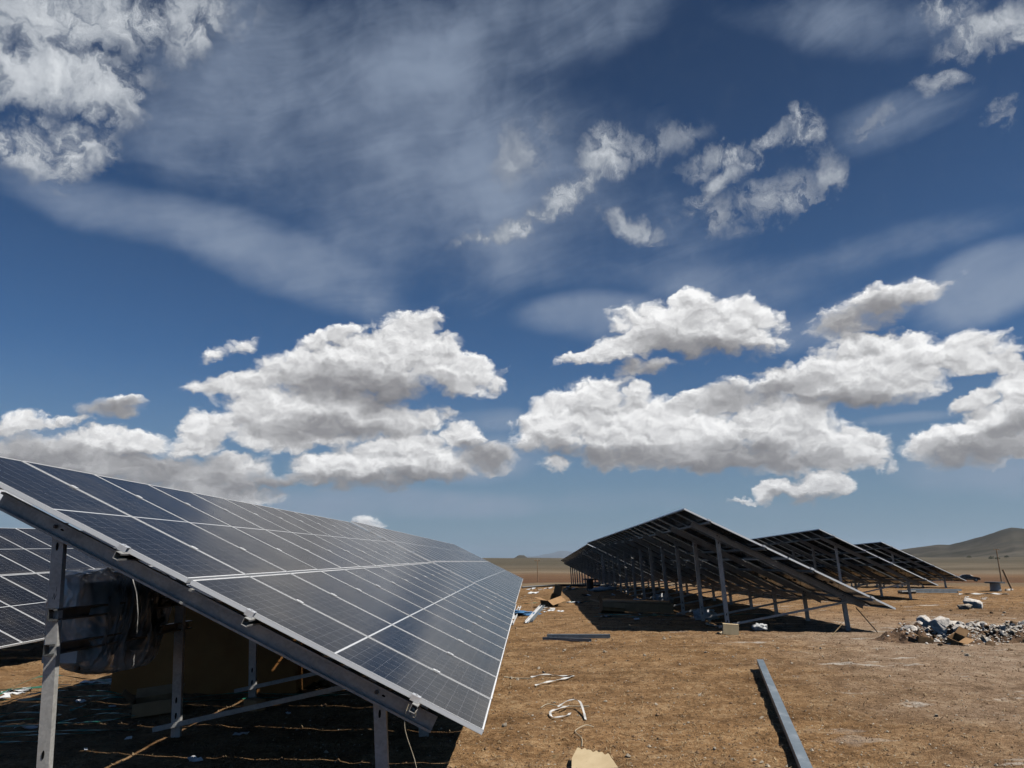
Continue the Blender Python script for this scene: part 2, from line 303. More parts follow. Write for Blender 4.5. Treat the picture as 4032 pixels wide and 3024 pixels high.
# ---------------------------------------------------------------- materials
class NT:
    def __init__(s, name):
        s.m = bpy.data.materials.new(name); s.m.use_nodes = True; s.t = s.m.node_tree; s.t.nodes.clear()
        s.out = s.t.nodes.new('ShaderNodeOutputMaterial'); s.bsdf = s.t.nodes.new('ShaderNodeBsdfPrincipled'); s.t.links.new(s.bsdf.outputs[0], s.out.inputs[0])
    def put(s, sock, v):
        if isinstance(v, bpy.types.NodeSocket): s.t.links.new(v, sock)
        else: sock.default_value = v
    def set(s, **kw):
        for k, v in kw.items(): s.put(s.bsdf.inputs[k.replace('_', ' ')], v)
        return s
    def n(s, t, **kw):
        n = s.t.nodes.new(t)
        for k, v in kw.items(): setattr(n, k, v)
        return n
    def coord(s, which='Object'): return s.n('ShaderNodeTexCoord').outputs[which]
    def pos(s): return s.n('ShaderNodeNewGeometry').outputs['Position']
    def math(s, op, a, b=0.0, c=0.0, clamp=False):
        n = s.n('ShaderNodeMath', operation=op, use_clamp=clamp); s.put(n.inputs[0], a); s.put(n.inputs[1], b); s.put(n.inputs[2], c); return n.outputs[0]
    def vmul(s, v, k):
        n = s.n('ShaderNodeVectorMath', operation='MULTIPLY'); s.put(n.inputs[0], v); n.inputs[1].default_value = k; return n.outputs[0]
    def noise(s, vec, scale, detail=4.0, rough=.55, dist=0.0, col=False):
        n = s.n('ShaderNodeTexNoise'); s.put(n.inputs['Vector'], vec)
        for k, v in (('Scale', scale), ('Detail', detail), ('Roughness', rough), ('Distortion', dist)): n.inputs[k].default_value = v
        return n.outputs['Color' if col else 0]
    def ramp(s, v, stops):
        n = s.n('ShaderNodeValToRGB'); s.put(n.inputs[0], v); cr = n.color_ramp
        while len(cr.elements) < len(stops): cr.elements.new(.5)
        for e, (p, c) in zip(cr.elements, stops): e.position = p; e.color = tuple(c) + (1,) if len(c) == 3 else c
        return n.outputs[0]
    def mix(s, f, a, b, mode='MIX'):
        n = s.n('ShaderNodeMix', data_type='RGBA', blend_type=mode); s.put(n.inputs[0], f)
        s.put(n.inputs[6], a + (1,) if isinstance(a, tuple) and len(a) == 3 else a); s.put(n.inputs[7], b + (1,) if isinstance(b, tuple) and len(b) == 3 else b); return n.outputs[2]
    def smooth(s, v, a, b, lo=0.0, hi=1.0):
        n = s.n('ShaderNodeMapRange', interpolation_type='SMOOTHSTEP'); s.put(n.inputs[0], v)
        for i, q in enumerate((a, b, lo, hi)): n.inputs[1 + i].default_value = q
        return n.outputs[0]
    def sep(s, v):
        n = s.n('ShaderNodeSeparateXYZ'); s.put(n.inputs[0], v); return n.outputs
    def bump(s, h, dist=.01, strength=1.0):
        n = s.n('ShaderNodeBump'); s.put(n.inputs['Height'], h); n.inputs['Distance'].default_value = dist; n.inputs['Strength'].default_value = strength
        s.put(s.bsdf.inputs['Normal'], n.outputs[0]); return s
def plain(name, a, b, scale=6.0, rough=.6, metal=0.0, bump=.0, detail=5.0, spec=.5, stops=(.35, .68), world=False):
    t = NT(name); c = t.pos() if world else t.coord(); v = t.noise(c, scale, detail, .6)
    t.set(Base_Color=t.ramp(v, [(stops[0], a), (stops[1], b)]), Roughness=rough, Metallic=metal, Specular_IOR_Level=spec)
    if bump: t.bump(t.noise(c, scale * 3, 4, .6), bump)
    return t.m

def make_materials():
    M = {}
    # galvanised steel: spangle and dull streaks
    t = NT('galvanised steel'); c = t.pos()
    v = t.n('ShaderNodeTexVoronoi'); t.put(v.inputs['Vector'], c); v.inputs['Scale'].default_value = 55.0
    sp = t.math('MULTIPLY_ADD', t.sep(v.outputs['Color'])[0], .25, t.noise(c, 4.0, 5.0, .6))
    t.set(Base_Color=t.ramp(sp, [(.35, (.31, .305, .29)), (.8, (.48, .475, .455))]), Metallic=.25, Roughness=t.ramp(t.noise(c, 9, 4), [(.3, (.38,) * 3), (.7, (.6,) * 3)]))
    M['steel'] = t.m
    t = NT('bright galvanised steel'); c = t.pos()
    t.set(Base_Color=t.ramp(t.noise(t.vmul(c, (1, .6, 1)), 6, 6, .7), [(.35, (.20, .25, .29)), (.55, (.27, .32, .355)), (.7, (.42, .46, .49))]), Metallic=.35, Roughness=.45); M['steel_bright'] = t.m
    t = NT('dark steel'); c = t.pos()
    t.set(Base_Color=t.ramp(t.noise(c, 8, 4, .6), [(.3, (.05, .055, .06)), (.7, (.11, .115, .12))]), Metallic=.4, Roughness=.5); M['steel_dark'] = t.m
    t = NT('anodised aluminium'); c = t.pos()
    t.set(Base_Color=t.ramp(t.noise(c, 3, 4, .6), [(.3, (.84, .845, .85)), (.7, (.90, .905, .91))]), Metallic=.05, Roughness=.45); M['alu'] = t.m
    t = NT('milled aluminium'); c = t.pos()
    t.set(Base_Color=t.ramp(t.noise(c, 20, 4, .6), [(.3, (.7, .71, .72)), (.7, (.86, .87, .88))]), Metallic=.4, Roughness=.3); M['alu_bright'] = t.m
    t = NT('black hole'); t.set(Base_Color=(.006, .006, .006, 1), Roughness=.9, Specular_IOR_Level=.1); M['hole'] = t.m
    # glass laminate with half-cut cells: grid drawn in the panel's own coordinates (1.134 x 2.273 m)
    t = NT('solar cells under glass'); o = t.coord(); X, Y, Z = t.sep(o)
    def lines(v, pitch, half):   # 1 within half of a multiple of pitch
        f = t.math('ABSOLUTE', t.math('SUBTRACT', t.math('FRACT', t.math('ADD', t.math('DIVIDE', v, pitch), .5)), .5))
        return t.math('LESS_THAN', f, half / pitch)
    ay = t.math('ABSOLUTE', Y)
    lx = lines(X, .1835, .0019)
    ly = lines(t.math('SUBTRACT', ay, .009), .0927, .0013)
    mid = t.math('LESS_THAN', ay, .0075)
    edge = t.math('MAXIMUM', t.math('GREATER_THAN', t.math('ABSOLUTE', X), .5525), t.math('GREATER_THAN', ay, 1.1225))
    bus = t.math('MULTIPLY', lines(X, .01835, .0003), .25)
    oi = t.n('ShaderNodeObjectInfo'); rnd = oi.outputs['Random']
    cellid = t.n('ShaderNodeTexWhiteNoise', noise_dimensions='4D')
    cx = t.math('FLOOR', t.math('DIVIDE', X, .1835)); cyy = t.math('FLOOR', t.math('DIVIDE', Y, .0927))
    cb = t.n('ShaderNodeCombineXYZ'); t.put(cb.inputs[0], cx); t.put(cb.inputs[1], cyy); t.put(cellid.inputs['Vector'], cb.outputs[0]); t.put(cellid.inputs['W'], rnd)
    cell = t.mix(cellid.outputs[0], (.0055, .0055, .0075), (.008, .008, .0105))
    cell = t.mix(t.math('MULTIPLY', rnd, .5), cell, (.0105, .0105, .011))
    g1 = t.math('MAXIMUM', t.math('MULTIPLY', ly, .5), t.math('MAXIMUM', t.math('MULTIPLY', lx, .95), bus))
    g2 = t.math('MAXIMUM', mid, edge)
    col = t.mix(g1, cell, (.20, .205, .225)); col = t.mix(g2, col, (.62, .63, .64))
    dust = t.smooth(t.noise(t.pos(), 1.6, 5, .65), .42, .75, 0.0, .055)
    dust = t.math('MULTIPLY_ADD', t.smooth(Y, -.95, -1.13), .05, dust)     # dust gathers along the lower frame
    col = t.mix(dust, col, (.42, .36, .28))
    t.set(Base_Color=col, Roughness=t.math('MULTIPLY_ADD', t.noise(t.pos(), 2.5, 4, .6), .1, .13), IOR=1.17, Specular_IOR_Level=.5, Coat_Weight=0.0)
    M['cells'] = t.m
    M['plastic_black'] = plain('black plastic', (.012, .012, .012), (.03, .03, .03), 9, .5)
    # soil and the fields beyond
    t = NT('dry soil'); p = t.pos(); X, Y, Z = t.sep(p)
    flat = t.vmul(p, (1, 1, .2))
    n1 = t.noise(flat, .35, 6, .62); n2 = t.noise(flat, 2.3, 6, .66); n3 = t.noise(flat, 17.0, 5, .65); n4 = t.noise(flat, 70.0, 3, .6)
    mixn = t.math('ADD', t.math('MULTIPLY', n2, .45), t.math('ADD', t.math('MULTIPLY', n3, .38), t.math('MULTIPLY', n4, .17)))
    soil = t.ramp(mixn, [(.36, (.070, .038, .017)), (.435, (.195, .113, .053)), (.51, (.312, .188, .092)), (.60, (.475, .325, .184))])
    soil = t.mix(t.smooth(n1, .38, .66), soil, t.ramp(mixn, [(.36, (.10, .056, .027)), (.5, (.285, .170, .082)), (.62, (.45, .305, .172))]))
    soil = t.mix(1.0, soil, t.ramp(t.noise(flat, .16, 3, .5, .6), [(.3, (.80, .77, .73)), (.5, (.98, .96, .93)), (.7, (1.12, 1.08, 1.03))]), 'MULTIPLY')
    soil = t.mix(1.0, soil, t.ramp(t.noise(t.vmul(p, (.22, 1.3, 1)), .8, 5, .62, .5), [(.34, (.76, .73, .70)), (.5, (1, 1, 1)), (.68, (1.12, 1.1, 1.06))]), 'MULTIPLY')
    # trodden pale ground to the right, with spilt plaster
    pale = t.math('MULTIPLY', t.smooth(t.math('ADD', X, t.math('MULTIPLY', n1, 5.0)), 5.2, 9.5), t.smooth(Y, 26.0, 15.0))
    soil = t.mix(t.math('MULTIPLY', pale, .85), soil, t.ramp(mixn, [(.36, (.16, .105, .066)), (.5, (.36, .26, .18)), (.62, (.52, .415, .315))]))
    spots = t.noise(t.vmul(p, (.55, 1.25, 1)), 1.5, 5, .6)
    plaster = t.math('MULTIPLY', t.smooth(spots, .60, .68), t.smooth(X, 1.8, 5.0)); plaster = t.math('MULTIPLY', plaster, t.smooth(Y, 40.0, 22.0))
    soil = t.mix(t.math('MULTIPLY', plaster, .8), soil, (.66, .61, .54))
    moss = t.math('MULTIPLY', t.smooth(t.noise(flat, 1.1, 4, .6), .62, .7), t.smooth(n3, .5, .62))
    soil = t.mix(t.math('MULTIPLY', moss, .7), soil, (.075, .07, .035))
    # fields by distance
    wob = t.math('MULTIPLY_ADD', t.math('SUBTRACT', t.noise(t.vmul(p, (.25, 1, 0)), .012, 3, .5), .5), 90.0, Y)
    fine = t.noise(t.vmul(p, (.3, 1, 1)), .06, 6, .65)
    fields = t.ramp(t.math('DIVIDE', wob, 1000.0), [(.05, (.30, .20, .12)), (.085, (.33, .25, .165)), (.12, (.30, .23, .155)), (.16, (.21, .105, .055)), (.24, (.27, .16, .09)), (.3, (.34, .27, .19)), (.36, (.17, .135, .09)), (.46, (.24, .20, .145)), (.6, (.15, .13, .09)), (.9, (.19, .165, .12))])
    fields = t.mix(t.smooth(fine, .35, .7), t.mix(.35, fields, (.05, .04, .025)), fields)
    fields = t.mix(1.0, fields, (.74, .72, .68), 'MULTIPLY'); soil = t.mix(t.smooth(Y, 55.0, 85.0), soil, fields)
    t.set(Base_Color=soil, Roughness=.95, Specular_IOR_Level=.15)
    t.bump(t.math('ADD', t.math('MULTIPLY', n3, .9), t.math('MULTIPLY', n4, .55)), .045, 1.0)
    M['soil'] = t.m
    t = NT('scrub hill'); p = t.pos(); fn = t.noise(t.vmul(p, (.45, 1, 1)), .03, 9, .72); bg = t.noise(t.vmul(p, (.22, 1, 2.0)), .006, 4, .55, .4)
    hc = t.ramp(bg, [(.32, (.036, .034, .028)), (.45, (.060, .054, .043)), (.55, (.095, .083, .064)), (.68, (.145, .126, .097))])
    hc = t.mix(t.math('MULTIPLY', t.smooth(t.sep(p)[2], 12.0, 40.0), .75), hc, (.052, .049, .040))
    t.set(Base_Color=t.mix(t.smooth(fn, .56, .36, 0, .7), hc, (.03, .032, .022)), Roughness=.95, Specular_IOR_Level=.1); M['hill'] = t.m
    M['far'] = plain('far mountain', (.09, .10, .11), (.14, .14, .14), .002, .95, world=True, spec=.1)
    # loose things
    M['cardboard'] = plain('cardboard', (.32, .185, .085), (.42, .255, .125), 5, .85, bump=.0015)
    M['cardboard_pale'] = plain('pale cardboard', (.52, .40, .235), (.63, .50, .31), 7, .85, bump=.0015)
    M['carton_brown'] = plain('carton board', (.30, .125, .03), (.37, .165, .045), 3, .85)
    M['paper'] = plain('white paper', (.66, .67, .67), (.82, .83, .83), 8, .7)
    M['strap_white'] = plain('white plastic strip', (.58, .56, .52), (.78, .76, .72), 7, .5)
    M['strap_green'] = plain('green strapping', (.012, .125, .08), (.025, .20, .13), 6, .35)
    M['string'] = plain('pale string', (.42, .35, .24), (.56, .48, .35), 30, .8)
    M['blue'] = plain('blue rag', (.035, .13, .30), (.09, .24, .46), 20, .8, bump=.006)
    M['plaster_rock'] = plain('plaster lump', (.62, .56, .49), (.86, .80, .73), 5, .9, bump=.012)
    M['stone'] = plain('pale stone', (.33, .27, .20), (.55, .47, .37), 9, .9, bump=.006)
    M['stone_dark'] = plain('dark clod', (.13, .078, .042), (.26, .165, .092), 9, .95, bump=.01)
    M['mound'] = plain('dug earth', (.06, .032, .017), (.20, .12, .066), 5, .95, bump=.04, world=True)
    M['straw'] = plain('dry stalks', (.24, .165, .085), (.44, .33, .19), 12, .85, world=True)
    M['weed'] = plain('low weeds', (.05, .05, .022), (.11, .10, .045), 12, .8, world=True)
    M['wood'] = plain('weathered wood', (.21, .125, .065), (.33, .21, .12), 4, .8, bump=.003)
    M['sack'] = plain('white plastic sack', (.52, .53, .53), (.74, .75, .75), 6, .45, bump=.01)
    M['black_paint'] = plain('black car paint', (.008, .008, .009), (.012, .012, .013), 3, .22)
    M['glass_dark'] = plain('car glass', (.01, .012, .014), (.015, .017, .02), 3, .08)
    M['rubber'] = plain('rubber', (.012, .012, .012), (.025, .025, .025), 9, .85)
    M['lamp'] = plain('headlamp', (.6, .62, .64), (.75, .77, .8), 9, .2)
    M['inverter'] = plain('light grey enamel', (.50, .48, .47), (.60, .58, .56), 3, .4)
    M['leaf'] = plain('dark scrub leaves', (.03, .035, .015), (.06, .065, .03), .4, .8, world=True)
    # stretch film: thin, wrinkled, lets most light through
    t = NT('stretch film'); c = t.coord(); fo = t.noise(t.vmul(c, (1, 1, .7)), 2.4, 3, .5, .6); fo = t.math('SUBTRACT', 1.0, t.math('MULTIPLY', t.math('ABSOLUTE', t.math('SUBTRACT', fo, .5)), 5.0))
    tr = t.n('ShaderNodeBsdfTransparent'); tr.inputs[0].default_value = (.93, .93, .93, 1)
    t.set(Base_Color=(.88, .88, .87, 1), Roughness=.13, Specular_IOR_Level=.9); t.bump(fo, .05, 1.0)
    tl = t.n('ShaderNodeBsdfTranslucent'); tl.inputs[0].default_value = (.75, .74, .72, 1)
    m1 = t.n('ShaderNodeMixShader'); m1.inputs[0].default_value = .35; t.put(m1.inputs[1], t.bsdf.outputs[0]); t.put(m1.inputs[2], tl.outputs[0])
    m2 = t.n('ShaderNodeMixShader'); t.put(m2.inputs[0], t.smooth(fo, .2, .95, .48, .95)); t.put(m2.inputs[1], tr.outputs[0]); t.put(m2.inputs[2], m1.outputs[0])
    t.put(t.out.inputs[0], m2.outputs[0]); M['film'] = t.m
    return M
MAT = make_materials()

# ---------------------------------------------------------------- ground and hills
def polar_sheet(name, az, rr, height, mat, closed=False, smooth=True):
    A, Rr = np.meshgrid(np.radians(az), rr); x = Rr * np.sin(A); y = Rr * np.cos(A); z = height(x, y, A, Rr)
    n, m = A.shape; v = np.stack([x, y, z], -1).reshape(-1, 3)
    i = np.arange(n - 1)[:, None] * m; j = np.arange(m if closed else m - 1)[None, :]; j2 = (j + 1) % m
    q = np.stack([i + j, i + j2, i + m + j2, i + m + j], -1).reshape(-1, 4)
    q = q[:, ::-1]
    me = bpy.data.meshes.new(name); me.vertices.add(len(v)); me.vertices.foreach_set('co', v.ravel())
    me.loops.add(q.size); me.loops.foreach_set('vertex_index', q.ravel().astype(np.int32))
    me.polygons.add(len(q)); me.polygons.foreach_set('loop_start', np.arange(len(q), dtype=np.int32) * 4)
    me.update(calc_edges=True); me.materials.append(mat)
    me.polygons.foreach_set('use_smooth', np.full(len(q), smooth)); me.update()
    return obj(name, me)
def ground_height(x, y, A, R):
    z = lie(x, y); k = S(-R, -140, -40); z = z + relief(x, y) * k
    z = z + fbm(x / 140, y / 140, 3, 5) * 2.2 * S(R, 90, 400)
    # the land rises again far off, to about eye level
    z = z + 5.6 * S(R, 330, 1000) + fbm(x / 260, y / 260, 3, 8) * 6 * S(R, 450, 1200)
    return z
az = np.concatenate([np.arange(-46, 46, .17), np.arange(46, 314, 3.0)])
rr = [0.3]
while rr[-1] < 3200: rr.append(rr[-1] * (1.0068 if 5.2 < rr[-1] < 17 else 1.0165) + .006)
gr = polar_sheet('ground', az, np.array(rr), ground_height, MAT['soil'], closed=True); structure(gr)
def hill(name, lo, hi, r0, r1, r2, prof, mat, rough=1.0, seed=0, label=None):
    a = np.arange(lo, hi, .12); r = np.concatenate([np.linspace(r0, r1, 50), np.linspace(r1, r2, 16)[1:]])
    px = np.array([q[0] for q in prof]); pe = np.array([q[1] for q in prof])
    def hgt(x, y, A, R):
        e = np.interp(np.degrees(A), px, pe); top = np.tan(np.radians(e)) * r1 + EYE
        k = S(R, r0 - 40, r1); k = .35 * k + .65 * k ** 2.2
        k = np.where(R > r1, 1 - .5 * S(R, r1, r2), k)
        base = -8.0
        return base + (top - base) * k + fbm(x / (r1 * .05), y / (r1 * .05), 4, seed) * rough * k * (1 - .75 * S(R, r1 * .75, r1))
    o = polar_sheet(name, a, r, hgt, mat); structure(o); return o
hill('hill', 17, 75, 620, 1700, 2600, [(17, -.3), (20, -.05), (22.5, .2), (24.2, .45), (25.4, .6), (26.3, .72), (27.0, .8), (27.6, .78), (28.4, 1.0), (29.5, 1.3), (30.4, 1.62), (31.05, 1.78), (31.7, 1.72), (33, 1.9), (37, 1.9), (44, 1.2), (52, 1.5), (62, .9), (75, .2)], MAT['hill'], 16.0, 31)
hill('hill', -30, 24, 560, 1350, 2100, [(-30, .1), (-12, .12), (-4, .02), (-1.2, -.02), (-.6, .10), (.3, .12), (1.6, .09), (2.1, .02), (4, -.03), (8, .0), (14, .05), (20, .0), (24, -.2)], MAT['hill'], 3.0, 41)
hill('mesa', -1.9, .6, 1900, 2100, 2500, [(-1.9, -.2), (-1.45, .02), (-1.0, .12), (-.75, .30), (-.35, .30), (-.1, .12), (.3, .0), (.6, -.2)], MAT['hill'], 2.0, 47)
hill('mountain', -4, 14, 9000, 15000, 17000, [(-4, -.2), (-1, .05), (.6, .2), (1.6, .36), (2.3, .5), (3.0, .44), (4.4, .3), (7, .4), (11, .2), (14, -.2)], MAT['far'], 260.0, 53)
# ---------------------------------------------------------------- solar tables
PITCH, PW, PL, SEAM = 1.154, 1.134, 2.273, .03
SLOPE = 2 * PL + SEAM
def panel_meshes():
    m = MB(); m.box((0, 0, -.0055), (PW - .004, PL - .004, .006)); lam = m.mesh('solar_panel', MAT['cells'])
    m = MB(); x, y, w, t = PW / 2, PL / 2, .0115, .035
    for sx in (-1, 1):
        m.box((sx * (x - .0015), 0, -t / 2), (.003, PL, t)); m.box((sx * (x - w / 2), 0, -.001), (w, PL, .002)); m.box((sx * (x - .014), 0, -t + .001), (.028, PL - .006, .002))
    for sy in (-1, 1):
        m.box((0, sy * (y - .0015), -t / 2), (PW - .006, .003, t)); m.box((0, sy * (y - w / 2), -.001), (PW - 2 * w, w, .002)); m.box((0, sy * (y - .014), -t + .001), (PW - .056, .028, .002))
    fr = m.mesh('panel_frame', MAT['alu'])
    m = MB()
    for bx in (-.36, 0, .36): m.box((bx, .0, -.017), (.11, .05, .016))
    m.tube(spline([(.36, -.03, -.02), (.3, -.12, -.05), (.1, -.2, -.075), (-.1, -.14, -.06), (-.3, -.05, -.03), (-.36, -.02, -.02)], 5), .004, 5)
    wi = m.mesh('wiring', MAT['plastic_black'])
    m = MB(); m.box((-.016, 0, .0035), (.056, .062, .005)); m.box((-.0425, 0, -.016), (.004, .062, .036)); m.box((-.022, 0, -.0325), (.04, .062, .003)); m.tube([(-.022, 0, .003), (-.022, 0, .014)], .008, 6)
    ec = m.mesh('end_clamp', MAT['alu_bright'])
    m = MB(); m.box((0, 0, .0035), (.042, .062, .004)); m.tube([(0, 0, .005), (0, 0, .011)], .0065, 6); m.box((0, 0, -.016), (.012, .05, .034))
    mc = m.mesh('mid_clamp', MAT['alu'])
    return lam, fr, wi, ec, mc
LAM, FRAME, WIRING, ENDC, MIDC = panel_meshes()
PURLINS = (.12, .385, .61, .89)
def solar_table(P0, e, yaw, tilt, cols, frames, label, near_detail=0, wiring=0, mids=0, shift=0, head=.08, braces=0, rear=.21):
    """P0: near lower corner of the glass plane (eye-relative height), e: fall of the row, cols: panel columns."""
    P0 = Vector((P0[0], P0[1], P0[2] + EYE)); yo, th = math.radians(yaw), math.radians(tilt)
    lat = Vector((math.cos(yo), -math.sin(yo), 0)); dn = (lat * math.cos(th) - Vector((0, 0, 1)) * math.sin(th)).normalized()
    row = Vector((math.sin(yo), math.cos(yo), e)); row = (row - dn * row.dot(dn)).normalized(); nrm = dn.cross(row).normalized(); up = -dn
    if shift: P0 = P0 + row * (shift * PITCH)
    base = Vector((P0.x, P0.y, ground(P0.x, P0.y)))
    root = empty('solar_table', base)
    tag(root, label, 'solar table', 'rows of solar tables on the site')
    R3 = Matrix((row, up, nrm)).transposed()
    def at(t, s, h=0.0): return P0 + row * t + up * (SLOPE * (1 - s)) + nrm * h - base      # relative to the root
    def place(o, p, R=R3): o.matrix_local = Matrix.Translation(p) @ R.to_4x4()
    length = cols * PITCH
    for k in range(cols):
        for half in (0, 1):
            s = 1 - (PL / 2 + half * (PL + SEAM)) / SLOPE
            p = obj('solar_panel', LAM, root)
            jig = nrm * rng.uniform(-.0012, .0012)
            tw = Matrix.Rotation(rng.gauss(0, .0008), 3, 'X') @ Matrix.Rotation(rng.gauss(0, .0012), 3, 'Y')   # bolted by hand, none quite true
            place(p, at((k + .5) * PITCH, s) + jig, R3 @ tw)
            obj('panel_frame', FRAME, p)
            if k < wiring: obj('wiring', WIRING, p)
    for s in PURLINS:
        m = MB(); m.extrude(channel(.044, .052, .012, .003), at(-.095, s, -.0615), at(length + .08, s, -.0615), nrm, dn); m.build('purlin', MAT['steel'], root)
        o = obj('end_clamp', ENDC, root); place(o, at(.008, s, .0))
        for k in range(1, mids):
            o = obj('mid_clamp', MIDC, root); place(o, at(k * PITCH, s, .0))
    for j, t in enumerate(frames):
        m = MB(); m.extrude(channel(.045, .12, .016, .0035), at(t, head, -.148), at(t, .93, -.148), nrm, -row); m.build('rafter', MAT['steel'], root)
        ends = []
        for kind, s in (('rear', rear), ('front', .83)):
            top = at(t + .002, s, -.11); w = top + base; drop = w.z - ground(w.x, w.y) + .3
            lean = .06 if kind == 'rear' else .075
            foot = top + Vector((lean * drop, 0, -drop))
            m = MB(); m.extrude(channel(.05, .086, .016, .0035), top + Vector((0, .003, 0)), foot + Vector((0, .003, 0)), (1, 0, lean), (0, 1, 0))
            po = m.build('post', MAT['steel'], root); ends.append((top, foot, drop, po))
            if j < near_detail:
                ax = (foot - top).normalized()
                for d in ((.17,) if True else ()) + ((drop - .62, drop - .48) if kind == 'rear' else ()):
                    c = top + ax * d; mm = MB(); mm.extrude([(math.cos(a) * .009, math.sin(a) * .03) for a in np.linspace(0, 2 * math.pi, 9)[:-1]], c + Vector((0, .0035, 0)), c + Vector((0, -.0015, 0)), (1, 0, .05), (0, 0, 1)); mm.build('slot', MAT['hole'], po)
                c = at(t - .006, s, -.138); mm = MB(); mm.tube([c, c - row * .014], .016, 6, 0); mm.tube([c - row * .012, c - row * .024], .009, 6, 0); mm.build('bolt', MAT['steel_dark'], root)
                c = at(t - .005, s + .012, -.14); mm = MB(); mm.extrude([(math.cos(a) * .014, math.sin(a) * .007) for a in np.linspace(0, 2 * math.pi, 9)[:-1]], c + row * .003, c - row * .002, up, nrm); mm.build('slot', MAT['hole'], root)
        if j < braces: continue
        (rt, rf, rd, _), (ft, ff, fd, _) = ends
        a = rt + (rf - rt) * ((rd - .3 - rng.uniform(.07, .13)) / rd); b = ft + (ff - ft) * min(.8, .16 / fd)
        d = (b - a).normalized(); off = Vector((0, -.046, 0))
        m = MB(); m.extrude(channel(.04, .042, .01, .003), a - d * .2 + off, b + d * .09 + off, d.cross(Vector((0, 1, 0))), (0, 1, 0)); m.build('brace', MAT['steel'], root)
    return root, at, base
near_table, near_at, near_base = solar_table((-.3058, 5.569, -1.1134), .0054, -.113, 25.29, 12, [.2 + 2.09 * i for i in range(7)], 'nearest solar table at left, glass side tilted towards the right', near_detail=3, mids=12, head=.14, braces=1, rear=.246)
solar_table((-.3181, 19.6394, -1.0431), -.0029, .018, 25.671, 24, [.5 + 2.4 * i for i in range(12)], 'solar table continuing straight behind the nearest left table')
solar_table((-8.2304, 13.0988, -1.3182), .0244, -.608, 25.059, 16, [.6 + 2.4 * i for i in range(8)], 'solar table at far left edge, seen behind the wrapped inverter', shift=-3)
solar_table((7.3451, 16.3491, -.9536), -.0061, .132, 25.807, 24, [.72 + 2.4 * i for i in range(12)], 'largest solar table right of centre, dark underside towards the viewer', near_detail=5, wiring=14)
solar_table((7.41, 44.62, -1.13), -.0412, .05, 25.7, 24, [.5 + 2.4 * i for i in range(12)], 'far solar table running downhill behind the largest right table')
solar_table((14.8644, 29.5035, -.9101), -.0201, .221, 26.165, 24, [.72 + 2.4 * i for i in range(12)], 'middle one of the three right solar tables with raised dark undersides', near_detail=1, wiring=8)
solar_table((22.5281, 41.8178, -1.0615), -.0256, .072, 25.392, 16, [.72 + 2.4 * i for i in range(7)], 'rightmost and smallest looking solar table near the parked car', wiring=3)
# pencilled marks on the nearest tall post
top = near_at(.202, .246, -.11); ax = Vector((.05, 0, -1)).normalized()
m = MB()
def stroke(a, b):
    q = [top + ax * v + Vector((u, -.0008, 0)) for u, v in (a, b)]; m.tube([p + Vector((0, .003, 0)) for p in q], .0011, 4)
for (u, v) in ((-.004, .545), (-.002, .70)):
    stroke((u, v), (u + .010, v - .04)); stroke((u + .010, v - .04), (u + .014, v + .002)); stroke((u + .014, v + .002), (u + .026, v - .036))
stroke((.02, .49), (.022, .455)); stroke((-.034, .61), (.034, .607))
m.build('pencil_mark', MAT['hole'], near_table)
# string tied to a purlin end of the nearest table
m = MB(); a = near_at(-.06, .89, -.10) + near_base
m.tube(spline([a + Vector((0, 0, .05)), a + Vector((-.02, -.01, -.02)), a + Vector((-.015, -.01, -.12)), a + Vector((.05, 0, -.3)), a + Vector((.1, -.02, -.47)), a + Vector((.19, -.06, -.6)), a + Vector((.24, -.1, -.68))], 6), .0022, 5)
for k in range(3): m.tube(spline([a + Vector((-.01, -.012, .01)), a + Vector((.02 + .012 * k, -.02, .035 - .01 * k)), a + Vector((.045, -.015, .01 - .02 * k)), a + Vector((.0, -.012, -.012))], 5), .0018, 5)
tag(m.build('string', MAT['string']), 'pale string knotted to a purlin end, hanging from the nearest table', 'string')

# ---------------------------------------------------------------- wrapped inverter on its two rails
for k, z in enumerate((1.262, 1.022)):
    m = MB(); m.extrude(channel(.042, .085 if k == 0 else .078, .014, .003), (-3.43, 5.70, z), (-3.43, 8.10, z - .01), (0, 0, 1), (1, 0, 0))
    tag(m.build('mounting_rail', MAT['steel_dark']), ('upper' if k == 0 else 'lower') + ' dark channel rail between two tall posts, carrying the wrapped inverter', 'rail', 'rails carrying the inverter')
root = empty('inverter', (-3.6, 6.95, .86)); tag(root, 'pale grey inverter in clear stretch film, hung on rails under the nearest table', 'inverter')
rel = lambda x, y, z: Vector((x + 3.7, y - 6.95, z - .86))
m = MB(); m.box(rel(-3.72, 6.93, 1.17), (.27, 1.38, .6)); m.build('housing', MAT['inverter'], root)
m = MB(); m.box(rel(-3.574, 7.12, 1.17), (.014, .98, .56)); m.build('back_plate', MAT['steel_dark'], root)
for i in range(15):
    m = MB(); m.box(rel(-3.556, 6.72 + .058 * i, 1.2), (.03, .012, .44)); m.build('cooling_fin', MAT['plastic_black'], root)
for (y, z, sy, sz) in ((6.35, 1.40, .05, .05), (6.43, 1.31, .045, .11), (6.36, 1.05, .03, .2), (6.5, 1.2, .04, .16)):
    m = MB(); m.box(rel(-3.579, y, z), (.012, sy, sz)); m.build('vent_slot', MAT['hole'], root)
m = MB()
for k in range(5): m.tube([rel(-3.66, 6.4 + .2 * k, .87), rel(-3.66, 6.4 + .2 * k, .80)], .022, 8)
m.build('cable_gland', MAT['plastic_black'], root)
